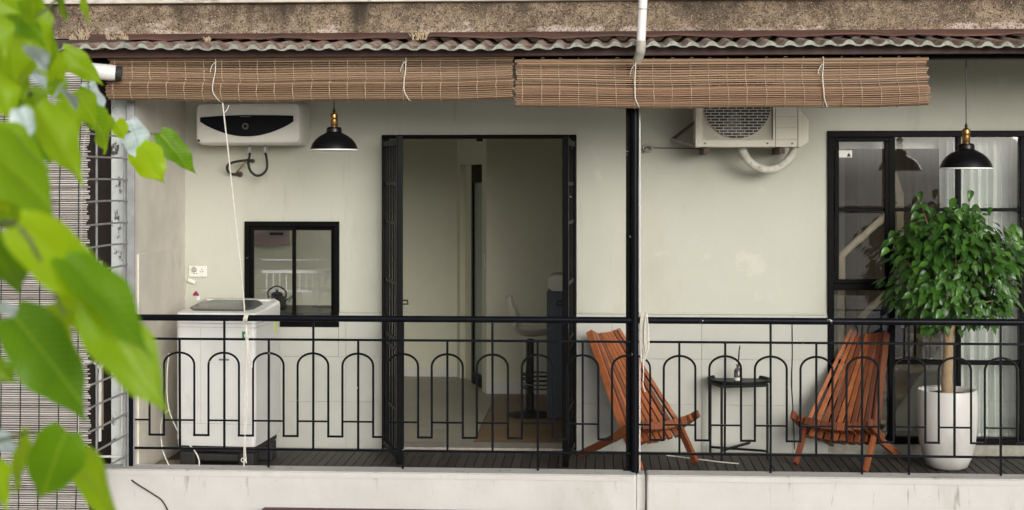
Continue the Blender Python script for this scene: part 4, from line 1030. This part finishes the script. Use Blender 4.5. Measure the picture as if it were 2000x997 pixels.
def leaf_mesh(name, L, W, fold, droop, m, heart=.0, n=7):
    """ovate leaf: base at origin, along +y, face +z"""
    vs = []; fs = []
    for i in range(n):
        t = i/(n-1); w = W/2 * (math.sin(math.pi * min(1, t*.93 + .07)**.72) if t < .999 else 0)
        if i == 0: w = W*.12
        y = L*t - (heart*L*.10 if i == 1 else 0); z = -droop*L*t*t
        wave = .04*W*math.sin(t*9)
        vs += [(-w, y - heart*w*.35*(1-t), z + fold*w + wave), (-w*.5, y, z + fold*w*.42), (0, y, z), (w*.5, y, z + fold*w*.42), (w, y - heart*w*.35*(1-t), z + fold*w - wave)]
    for i in range(n-1):
        for j in range(4): fs.append((i*5+j, i*5+j+1, (i+1)*5+j+1, (i+1)*5+j))
    me = bpy.data.meshes.new(name); me.from_pydata(vs, [], fs); me.materials.append(m); me.polygons.foreach_set('use_smooth', [True]*len(fs)); me.update()
    return me
dl_ = [leaf_mesh('leaf', .092, .052, .25, .22, LEAFD, .3, 6), leaf_mesh('leaf', .078, .046, .35, .4, LEAFD, .3, 6), leaf_mesh('leaf', .104, .060, .15, .3, LEAFD, .3, 6)]
def orient(yv, up):
    y = yv.normalized(); x = y.cross(up)
    if x.length < 1e-4: x = Vector((1,0,0))
    x.normalize(); z = x.cross(y); return Matrix((x, y, z)).transposed()
RX, RY, RZ_ = 134*kd, .37, 114*kd
inner = MB(); made = 0; rn = random.Random(21); cand = []
for q in range(80):                              # leaf sprays: clumps with gaps between them
    a = rn.uniform(0, 2*math.pi); ct = rn.uniform(-1, 1); st_ = math.sqrt(1-ct*ct); rr = .30 + .62*rn.random()**.6
    d = Vector((math.cos(a)*st_, math.sin(a)*st_, ct))
    lump = (abs(d.x)**2.6 + abs(d.y)**2.6 + abs(d.z)**2.6)**(-1/2.6)
    cc = ccen + Vector((d.x*RX, d.y*RY, d.z*RZ_)) * rr * lump
    tone = rn.uniform(.66, 1.05)
    for k_ in range(24):
        p = cc + Vector((rn.gauss(0,.062), rn.gauss(0,.055), rn.gauss(0,.048)))
        if p.y > -.05: p.y = -.05 - rn.random()*.1
        if p.z < ttop.z + .03 - .12*(1 - ((p.x - pc0.x)/.36)**2): continue
        dd = (p - ccen); dd = Vector((dd.x/RX, dd.y/RY, dd.z/RZ_))
        out = Vector((dd.x, dd.y, dd.z*.3 - .55 + rn.uniform(-.45,.35))) + Vector((rn.uniform(-.6,.6), rn.uniform(-.5,.5), 0))
        upv = dd*.8 + Vector((rn.uniform(-.5,.5), rn.uniform(-.5,.1) - .25, .55 + rn.uniform(-.25,.35)))
        cand.append((p, out, upv, rn.choice((0,0,1,2)), tone*rn.uniform(.78,1.0)))
for px, py, px2, py2 in ((1896,372,1893,398), (1890,400,1872,412), (1900,402,1915,412), (1893,416,1880,430), (1905,420,1922,432), (1797,374,1796,396), (1795,400,1778,412), (1800,400,1818,412), (1792,415,1780,430), (1748,452,1728,470), (1745,465,1722,488),
                          (1985,445,2005,470), (1975,440,1995,455), (1990,470,2012,500), (1980,455,1998,482), (1735,485,1718,500), (1960,600,1975,625), (1965,580,1985,600), (1762,600,1748,622), (1895,625,1890,665), (1905,622,1912,650), (1820,640,1815,668)):
    a, b = P(px, py, pc0.y - .03), P(px2, py2, pc0.y - .08); cand.append((a, b-a, Vector((rn.uniform(-.5,.5),-.9,.5)), 1, .95))
cand.sort(key=lambda c: c[0].y - .35*c[0].z - (.2 if abs(c[0].x-ccen.x) > RX*.8 else 0))
for i, (p, out, upv, vi, s) in enumerate(cand):
    Mt = orient(out, upv)
    if i < 290:
        lf = bpy.data.objects.new('leaf', dl_[vi]); COL.objects.link(lf); lf.parent = tr
        lf.matrix_local = Matrix.Translation(p - WPOS[tr.name]) @ Mt.to_4x4() @ Matrix.Scale(s, 4)
    else:
        me = dl_[vi]; T = Matrix.Translation(p) @ Mt.to_4x4() @ Matrix.Scale(s, 4)
        inner.add([T @ v.co for v in me.vertices], [tuple(q.vertices) for q in me.polygons])
tag(inner.build('inner_leaves', LEAFD, tr, smooth=180, recalc=False), kind='stuff')

# ------------------------------------------------------------------ things indoors
# kitchen counter and kettle behind the small window
box_c = thing('kitchen_counter', 'dark worktop behind the kitchen window carrying the kettle', 'counter', (-2.1, .5, ZF))
kz = P(540, 604, .45).z
box('worktop', mat('dark_worktop', (.06,.055,.05), None, .3), box_c, W1[0] - .35, W1[1] + .15, .19, .78, kz - .03, kz)
box('carcass', CREAM, box_c, W1[0] - .35, W1[1] + .15, .22, .74, ZF, kz - .0305)
kc = Vector((P(541, 590, .42).x, .42, kz + .0005))
kt = thing('kettle', 'shiny steel kettle with dark lid behind the kitchen window', 'kettle', tuple(kc))
MB().lathe([(.001,0),(.068,0),(.074,.012),(.070,.06),(.052,.095),(.036,.106),(.001,.106)], kc, 28).build('body', STEEL, kt, smooth=35)
MB().lathe([(.040,.1065),(.042,.112),(.026,.122),(.010,.126),(.012,.138),(.001,.142)], kc, 20).build('lid', BLUEF, kt, smooth=35)
MB().tube(smoothpath([kc + Vector((-.06,0,.075)), kc + Vector((-.062,0,.13)), kc + Vector((0,0,.165)), kc + Vector((.062,0,.13)), kc + Vector((.06,0,.075))], 5), .006, 8).build('handle', RUBBER, kt)
MB().tube([kc + Vector((.062,0,.05)), kc + Vector((.098,0,.085)), kc + Vector((.112,0,.098))], [.016,.011,.009], 8).build('spout', STEEL, kt)
rk = thing('reflection_rack', 'added white wire rack standing in for the railing reflected in the kitchen window', 'rack', ((W1[0]+W1[1])/2, .70, kz))  # added rack imitates the bright balustrade reflection in the kitchen glass
ra, rb_ = W1[0] - .05, W1[1] + .05
for py, w_ in ((531, .022), (508, .010), (569, .008)):
    z_ = P(571, py, .70).z; MB().bar((ra, .70, z_), (rb_, .70, z_), .012, w_).build('rail', BALW, rk)
for i_ in range(15):
    x_ = ra + .03 + (rb_ - ra - .06) * i_ / 14; MB().bar((x_, .715, P(571, 569, .70).z if i_ % 4 else kz + .0008), (x_, .715, P(571, 531, .70).z), .007, .007).build('rod', BALW, rk)
# wall cupboard on the far wall seen through the kitchen window
cb0, cb1 = PX(484, 3.3), PX(566, 3.3)
cu = thing('wall_cupboard', 'pinkish wall cupboard with dark pull seen through the kitchen window', 'cupboard', ((cb0+cb1)/2, 3.5, P(520,480,3.3).z))
box('door', mat('pink_laminate', (.42,.32,.28), None, .5), cu, cb0, cb1, 3.28, 3.30, P(520,480,3.3).z, 2.1, bevel=.003)
box('carcass', CREAM, cu, cb0 + .002, cb1 - .002, 3.301, YB - .002, P(520,480,3.3).z, 2.1)
c = P(540, 457, 3.28); box('pull', RUBBER, cu, c.x - .06, c.x + .06, 3.262, 3.2795, c.z - .012, c.z + .012)
# slate cabinet and white appliance
ca = G(1068, 818, ZF); cz1 = P(1068, 571, ca.y).z
cab = box('slate_cabinet', NAVY, None, ca.x, 1.1, ca.y, ca.y + .6, ZF + .001, cz1, bevel=.004)
tag(cab, 'dark slate blue cabinet just inside the open doorway', 'cabinet')
d_ = MB().box(ca.x + .01, ca.x + .45, ca.y - .018, ca.y - .0005, ZF + .08, cz1 - .03).build('door', NAVY, cab, bevel=.003)
ap = MB(); a = P(1071, 570, ca.y + .1); h_ = P(1071, 539, ca.y + .1).z - a.z
loft(ap, [[(x, y, z) for x, z in rrect(a.x, a.x + .42, cz1 + .0015, cz1 + h_, .045, 6)] for y in (ca.y + .08, ca.y + .45)])
tag(ap.build('white_appliance', CREAM, smooth=40), 'rounded cream appliance standing on the slate blue cabinet', 'appliance')
# bar stool
sc_ = G(1036, 806, ZF + .02); sz = P(1036, 655, sc_.y).z
bs = thing('bar_stool', 'white shell bar stool on a dark pedestal inside the doorway', 'stool', (sc_.x, sc_.y, ZF))
MB().lathe([(.001,0),(.185,0),(.185,.006),(.06,.022),(.028,.04),(.028,.06),(.001,.06)], (sc_.x, sc_.y, ZF + .0015), 36).build('base_disc', RUBBER, bs, smooth=35)
MB().tube([(sc_.x, sc_.y, ZF + .058), (sc_.x, sc_.y, sz - .03)], .026, 14).build('column', RUBBER, bs, smooth=50)
MB().tube([(sc_.x - .035, sc_.y - .02, ZF + .04), (sc_.x - .035, sc_.y - .02, sz - .04)], .008, 8).build('gas_lift', CHROME, bs)
ring = [Vector((sc_.x + .06 + .12*math.cos(a), sc_.y - .05 + .12*math.sin(a), sz*.42)) for a in [i*math.pi/8 for i in range(17)]]
for dz in (-.03, 0, .035, .07): MB().tube([r_ + Vector((0, 0, dz)) for r_ in ring], .006, 6).build('foot_ring', CHROME if dz == 0 else RUBBER, bs)
mb = MB(); rows_ = [(-.195,.30,.10),(-.185,.24,.14),(-.165,.165,.17),(-.14,.085,.185),(-.105,.03,.19),(-.05,.004,.195),(.03,.0,.195),(.12,.012,.19),(.19,.03,.17),(.21,.02,.14)]
vs = []; fs = []; ns = 9
for off in (0, -.010):
    for (fx_, fz_, hw_) in rows_:
        for j in range(ns):
            v_ = (j/(ns-1)*2-1); up_ = .055*abs(v_)**2.2
            vs.append((sc_.x + fx_ + (.05*abs(v_)**2 if fz_ > .06 else 0), sc_.y + v_*hw_, sz + fz_ + (up_ if fz_ < .2 else 0) + off))
n2 = len(rows_)*ns
for o2 in (0, n2):
    for i in range(len(rows_)-1):
        for j in range(ns-1): fs.append((o2+i*ns+j, o2+i*ns+j+1, o2+(i+1)*ns+j+1, o2+(i+1)*ns+j))
mb.add(vs, fs).build('seat_shell', CREAM, bs, smooth=60, recalc=False)
# stairs in the right-hand room
YS = .95
sa, sb = P(1725, 862, YS), P(1838, 700, YS)
stn_ = thing('staircase', 'white and pale wood staircase with handrail seen through the large window', 'staircase', ((sa.x+sb.x)/2, YS + .4, ZF))
dS = (sb - sa); nst = 7
MB().bar((sa.x, YS, sa.z - .06), (sa.x + dS.x*2.2, YS, sa.z - .06 + dS.z*2.2), .04, .17).build('stringer', STAIRW, stn_)
MB().bar((sa.x, YS + .7, sa.z - .06), (sa.x + dS.x*2.2, YS + .7, sa.z - .06 + dS.z*2.2), .04, .17).build('stringer', STAIRW, stn_)
for i in range(7):
    t = (i + .7)/3.2; x_ = sa.x + dS.x*t; z_ = sa.z + dS.z*t
    box('tread', PALEW, stn_, x_ - .17, x_ + .06, YS + .022, YS + .678, z_ - .015, z_ + .015)
hr = [P(1643, 640, YS), P(1643, 500, YS), P(1732, 420, YS), P(1758, 396, YS)]
MB().tube(hr[1:], .026, 10).build('handrail', PALEW, stn_, smooth=40)
MB().bar((hr[0].x, YS, ZF), hr[1], .05, .05).build('newel', PALEW, stn_)
MB().bar(P(1757, 640, YS), P(1757, 376, YS), .05, .05).build('newel', PALEW, stn_)
MB().bar(P(1757, 380, YS), P(1744, 338, YS), .05, .045).build('handrail', PALEW, stn_)
MB().bar(P(1678, 624, YS+.06), P(1738, 566, YS+.06), .035, .04).build('lower_rail', PALEW, stn_)
for k_ in range(4): 
    p_ = P(1765 + 22*k_, 700, YS + .3); MB().tube([(p_.x, YS + .3, .45), (p_.x, YS + .3, P(1765, 625, YS).z)], .009, 6).build('spindle', RUBBER, stn_)
a, b = P(1735, 735, YS+.5), P(1815, 700, YS+.5)
lt = thing('wooden_landing', 'pale wooden table top beside the stairs behind the glass', 'table', (a.x, YS + .6, ZF))
box('top', PALEW, lt, a.x, b.x, YS + .82, YS + .98, a.z, a.z + .04); 
for x_ in (a.x + .03, b.x - .03): box('leg', STAIRW, lt, x_ - .02, x_ + .02, YS + .88, YS + .92, ZF + .001, a.z - .0005)
def soft_chair(px, py, Y, r_, m, label):
    c = P(px, py, Y); o = thing('armchair', label, 'chair', (c.x, Y, ZF))
    MB().lathe([(.001,0),(r_*.8,0),(r_,.06),(r_*1.03,.16),(r_*.85,.26),(.001,.29)], (c.x, Y, c.z - .1), 20).build('seat', m, o, smooth=60)
    for q_ in range(4): MB().tube([(c.x + r_*.6*math.cos(q_*1.57+.7), Y + r_*.6*math.sin(q_*1.57+.7), c.z - .099), (c.x + r_*.75*math.cos(q_*1.57+.7), Y + r_*.75*math.sin(q_*1.57+.7), ZF + .001)], .012, 6).build('leg', RUBBER, o)
soft_chair(1730, 650, .55, .10, BLUEF, 'navy cushioned stool behind the glass next to the potted tree')
# curtains and valance
YC = .17
cu0, cu1 = PX(1836, YC), PX(1987, YC)
mb = MB(); n = 120; zt_, zb_ = W2[3] - .02, W2[2] + .015; vs = []; fs = []
for i in range(n+1):
    t = i/n; x_ = cu0 + (cu1-cu0)*t
    for j in range(5):
        zj = zb_ + (zt_-zb_)*j/4; y_ = YC + (.026*math.sin(t*62 + .5*math.sin(t*9)) + .012*math.sin(t*23+1)) * (1.15 - .25*j/4); vs.append((x_ + .006*math.sin(t*40 + j), y_, zj))
for i in range(n):
    for j in range(4): fs.append((i*5+j, (i+1)*5+j, (i+1)*5+j+1, i*5+j+1))
cur = thing('curtain', 'white pleated floor length curtain behind the large window', 'curtain', ((cu0+cu1)/2, YC, zb_))
mb.add(vs, fs).build('cloth', CURT, cur, smooth=60, recalc=False)
cz_ = P(1800, 279, .24)
va = box('valance', STAIRW, None, PX(1622, .25), PX(2000, .25), .24, .26, P(1800,291,.25).z, W2[3] + .03, bevel=.003); tag(va, 'white valance strip along the top inside the large window', 'valance')

# ------------------------------------------------------------------ below the kerb, opposite terrace (what the glass reflects)
a = P(512, 994, -1.26); b = P(1172, 994, -1.26)
aw = MB().box(a.x, b.x, -1.36, -1.2125, a.z - .35, a.z).build('fascia_sign', MAROON, bevel=.008); tag(aw, 'dark maroon board fixed to the wall below the white kerb', 'board')
te = thing('terrace_house', 'low white terrace building across the street reflected in the kitchen window', 'building', (-5.5, -14, ZST))
box('wall', UPPER, te, -9.5, -2.6, -19, -12.2, ZST, -.75)
ba = thing('white_balustrade', 'white balustrade with slim balusters on the terrace across the street', 'railing', (-5.5, -12.3, -.75))
zr = .34
box('top_rail', BALW, ba, -9.4, -2.7, -12.36, -12.28, zr - .05, zr + .02); box('bottom_rail', BALW, ba, -9.4, -2.7, -12.35, -12.29, -.68, -.62)
pr = box('baluster', BALW, ba, -9.35, -9.31, -12.34, -12.30, -.619, zr - .051); l0 = pr.location.copy()
for i in range(1, 45): link_copy(pr, ba, l0 + Vector((.15*i, 0, 0)))
um = thing('patio_umbrella', 'navy blue patio umbrella on the terrace across the street', 'umbrella', (-5.2, -14.2, -.75))
MB().tube([(-5.2,-14.2,-.748), (-5.2,-14.2,1.10)], .03, 8).build('pole', RUBBER, um)
MB().lathe([(1.15,.40),(.9,.66),(.5,.92),(.001,1.08)], (-5.2,-14.2,0), 8).build('canopy', mat('blue_canvas', (.02,.035,.12), None, .8), um)

# ------------------------------------------------------------------ foreground street tree
ft = thing('street_tree', 'bright green leafy tree branches hanging in front of the neighbouring reed blind', 'tree')
def heart_leaf(L, W, m, droop, fold, curl):
    n = 15; vs = []; fs = []; ph = rn.uniform(0, 6); wv = rn.uniform(.02, .05); bend = rn.uniform(-.10, .10)
    for i in range(n):
        t = i/(n-1)
        w = W/2 * max(.02, math.sin(math.pi*min(1, t*.94+.06)**.68))**.95
        if t > .72: w *= 1 - ((t-.72)/.28)**.8*.62
        if i == n-1: w = W*.006
        sh = -.07*L*max(0, 1 - t/.34)**1.6          # lobes reach behind the stalk
        z = -droop*L*t*t
        for j in range(11):
            v = j/5 - 1; av = abs(v)
            vein = -.010*L*math.cos(t*16 + av*4)*av*(1-av)*2 + wv*L*av*av*math.sin(t*11 + ph + (1.7 if v > 0 else 0))
            ew = w*(1 + .07*math.sin(t*13 + ph + (2.1 if v > 0 else 0)))
            vs.append((v*ew + bend*L*t*t, L*t + sh*av**1.3, z + fold*w*av - curl*w*av*av + vein))
    for i in range(n-1):
        for j in range(10): fs.append((i*11+j, i*11+j+1, (i+1)*11+j+1, (i+1)*11+j))
    me = bpy.data.meshes.new('leaf'); me.from_pydata(vs, [], fs); me.materials.append(m)
    me.polygons.foreach_set('use_smooth', [True]*len(fs)); me.update(); return me
rn = random.Random(5)
FL = [  # base px, tip px, width px, distance from the camera, glossy
 (-40,282,138,392,150,1.75,0), (-30,262,96,330,96,1.9,0), (72,208,158,356,92,2.1,0), (36,440,236,604,112,1.5,0), (128,505,312,668,104,1.52,0), (176,590,330,806,112,1.55,0), (112,590,292,690,96,1.6,0), (28,618,184,808,128,1.7,0), (96,640,176,790,84,1.75,0),
 (-40,600,112,610,62,1.8,1), (20,630,62,712,50,1.8,1), (-20,455,24,596,120,1.65,0), (128,846,66,996,104,1.7,0), (60,862,10,960,90,1.75,0), (108,852,268,1016,98,1.75,0), (-30,846,40,878,46,1.9,1), (-20,900,25,990,60,1.7,0),
 (-12,352,26,414,60,2.0,0), (52,388,98,446,58,2.0,0), (10,12,98,66,66,2.3,0), (62,-20,70,62,40,2.2,0), (60,42,108,106,52,2.5,0), (118,-12,120,46,26,2.6,0), (160,-14,170,50,15,2.6,0),
 (18,58,32,162,76,2.3,0), (-20,30,14,112,66,2.1,0), (42,92,62,176,56,2.4,0), (78,62,112,138,52,2.6,0), (62,88,102,132,46,2.8,1), (64,142,96,164,34,2.8,1), (132,158,86,196,50,2.9,1), (172,164,214,228,52,3.3,1),
 (122,98,196,162,46,3.0,0), (98,108,132,158,40,2.9,0), (26,128,52,198,54,2.5,0), (-14,146,30,234,70,2.2,0), (58,176,88,232,50,2.7,0), (128,196,152,268,60,2.9,0), (150,178,192,246,52,3.1,0), (190,224,212,298,58,3.4,0),
 (252,236,290,310,56,3.7,1), (272,286,312,360,66,3.7,0), (312,262,382,338,48,3.8,0), (12,206,52,268,42,2.4,1), (98,222,132,262,40,2.9,1), (-20,186,24,214,40,2.2,1), (226,238,246,272,36,3.5,0), (176,210,200,262,48,3.2,0),
 (104,158,132,196,42,3.0,0), (128,176,158,208,34,2.7,1), (36,214,66,276,46,2.0,1), (96,196,60,232,42,2.2,1), (60,92,92,128,40,2.0,1), (66,148,92,166,30,2.1,1), (66,18,96,70,50,2.7,0), (0,100,40,150,56,2.6,0), (84,130,104,178,44,3.0,0), (36,186,70,224,44,2.8,0), (46,4,58,40,44,2.9,0), (86,252,96,322,58,2.5,0), (-30,-20,30,30,70,2.2,0), (20,-10,44,40,44,2.6,0), (-10,380,44,470,70,2.2,0), (-20,705,24,752,46,1.9,0)]
rn = random.Random(5)
for (bx_, by_, tx_, ty_, w_, dep, gl) in FL:
    b_, t_ = D(bx_, by_, dep), D(tx_, ty_, dep + rn.uniform(-.01, .05))
    L_ = (t_ - b_).length * 1.04; W_ = w_ * dep / FPX
    view = (CAM - b_).normalized()
    up_ = view + Vector((rn.uniform(-.75,.75), 0, .55 + rn.uniform(-.55,.75))) if not gl else view*.5 + Vector((rn.uniform(-.3,.3), 0, 1.35))
    me = heart_leaf(L_, W_ * (1.06 if not gl else 1.25), LEAFG if gl else LEAFL, rn.uniform(.10,.32), rn.uniform(.15,.45), rn.uniform(.1,.4))
    lf = bpy.data.objects.new('leaf', me); COL.objects.link(lf); lf.parent = ft
    lf.matrix_local = Matrix.Translation(b_) @ orient(t_ - b_, up_).to_4x4()
mb = MB()
for pts, r0 in (([(-260,260,2.6),(-60,150,2.5),(30,160,2.6),(80,205,2.8),(140,224,3.1),(200,243,3.4),(256,258,3.7),(312,262,3.8)], .006), ([(-260,260,2.6),(-40,60,2.4),(60,40,2.6),(120,-10,2.6)], .006),
                ([(-260,420,1.9),(-60,380,1.9),(10,372,1.95),(60,388,2.0),(112,398,2.0)], .005), ([(-260,520,1.6),(-40,450,1.6),(42,448,1.5),(118,600,1.55),(126,612,1.55)], .004), ([(-260,800,1.8),(-40,860,1.8),(60,845,1.75),(120,850,1.75)], .004),
                ([(30,160,2.6),(60,120,2.6),(100,108,2.9),(125,98,3.0)], .0035), ([(140,224,3.1),(172,190,3.2),(172,164,3.3)], .003)):
    pw = smoothpath([D(*p) for p in pts], 5); MB().tube(pw, [r0*(1 - .65*i/(len(pw)-1)) for i in range(len(pw))], 6).build('twig', TWIG, ft, smooth=60)
j0 = D(-260, 260, 2.6); j1 = D(-260, 520, 1.6)
tb_ = Vector((-2.0, -7.6, ZST))
MB().tube(smoothpath([tb_, tb_ + Vector((.06,.05,1.8)), tb_ + Vector((-.03,0,3.6)), tb_ + Vector((.1,.1,5.2)), tb_ + Vector((.0,.2,7.0))], 6), [.13 - .0045*i for i in range(25)], 12).build('trunk', TRUNK, ft, smooth=60)
mb = MB()
for e, z_ in ((j0, 5.0), (j1, 4.6), (D(-260,800,1.8), 4.2), (D(-260,420,1.9), 4.9)):
    s_ = tb_ + Vector((.05, .05, z_)); mb.tube(smoothpath([s_, s_.lerp(e,.5) + Vector((0,0,.12)), e], 6), [.03 - .0018*i for i in range(13)], 7)
mb.build('boughs', TRUNK, ft, smooth=60)
ft.location = (0,0,0)
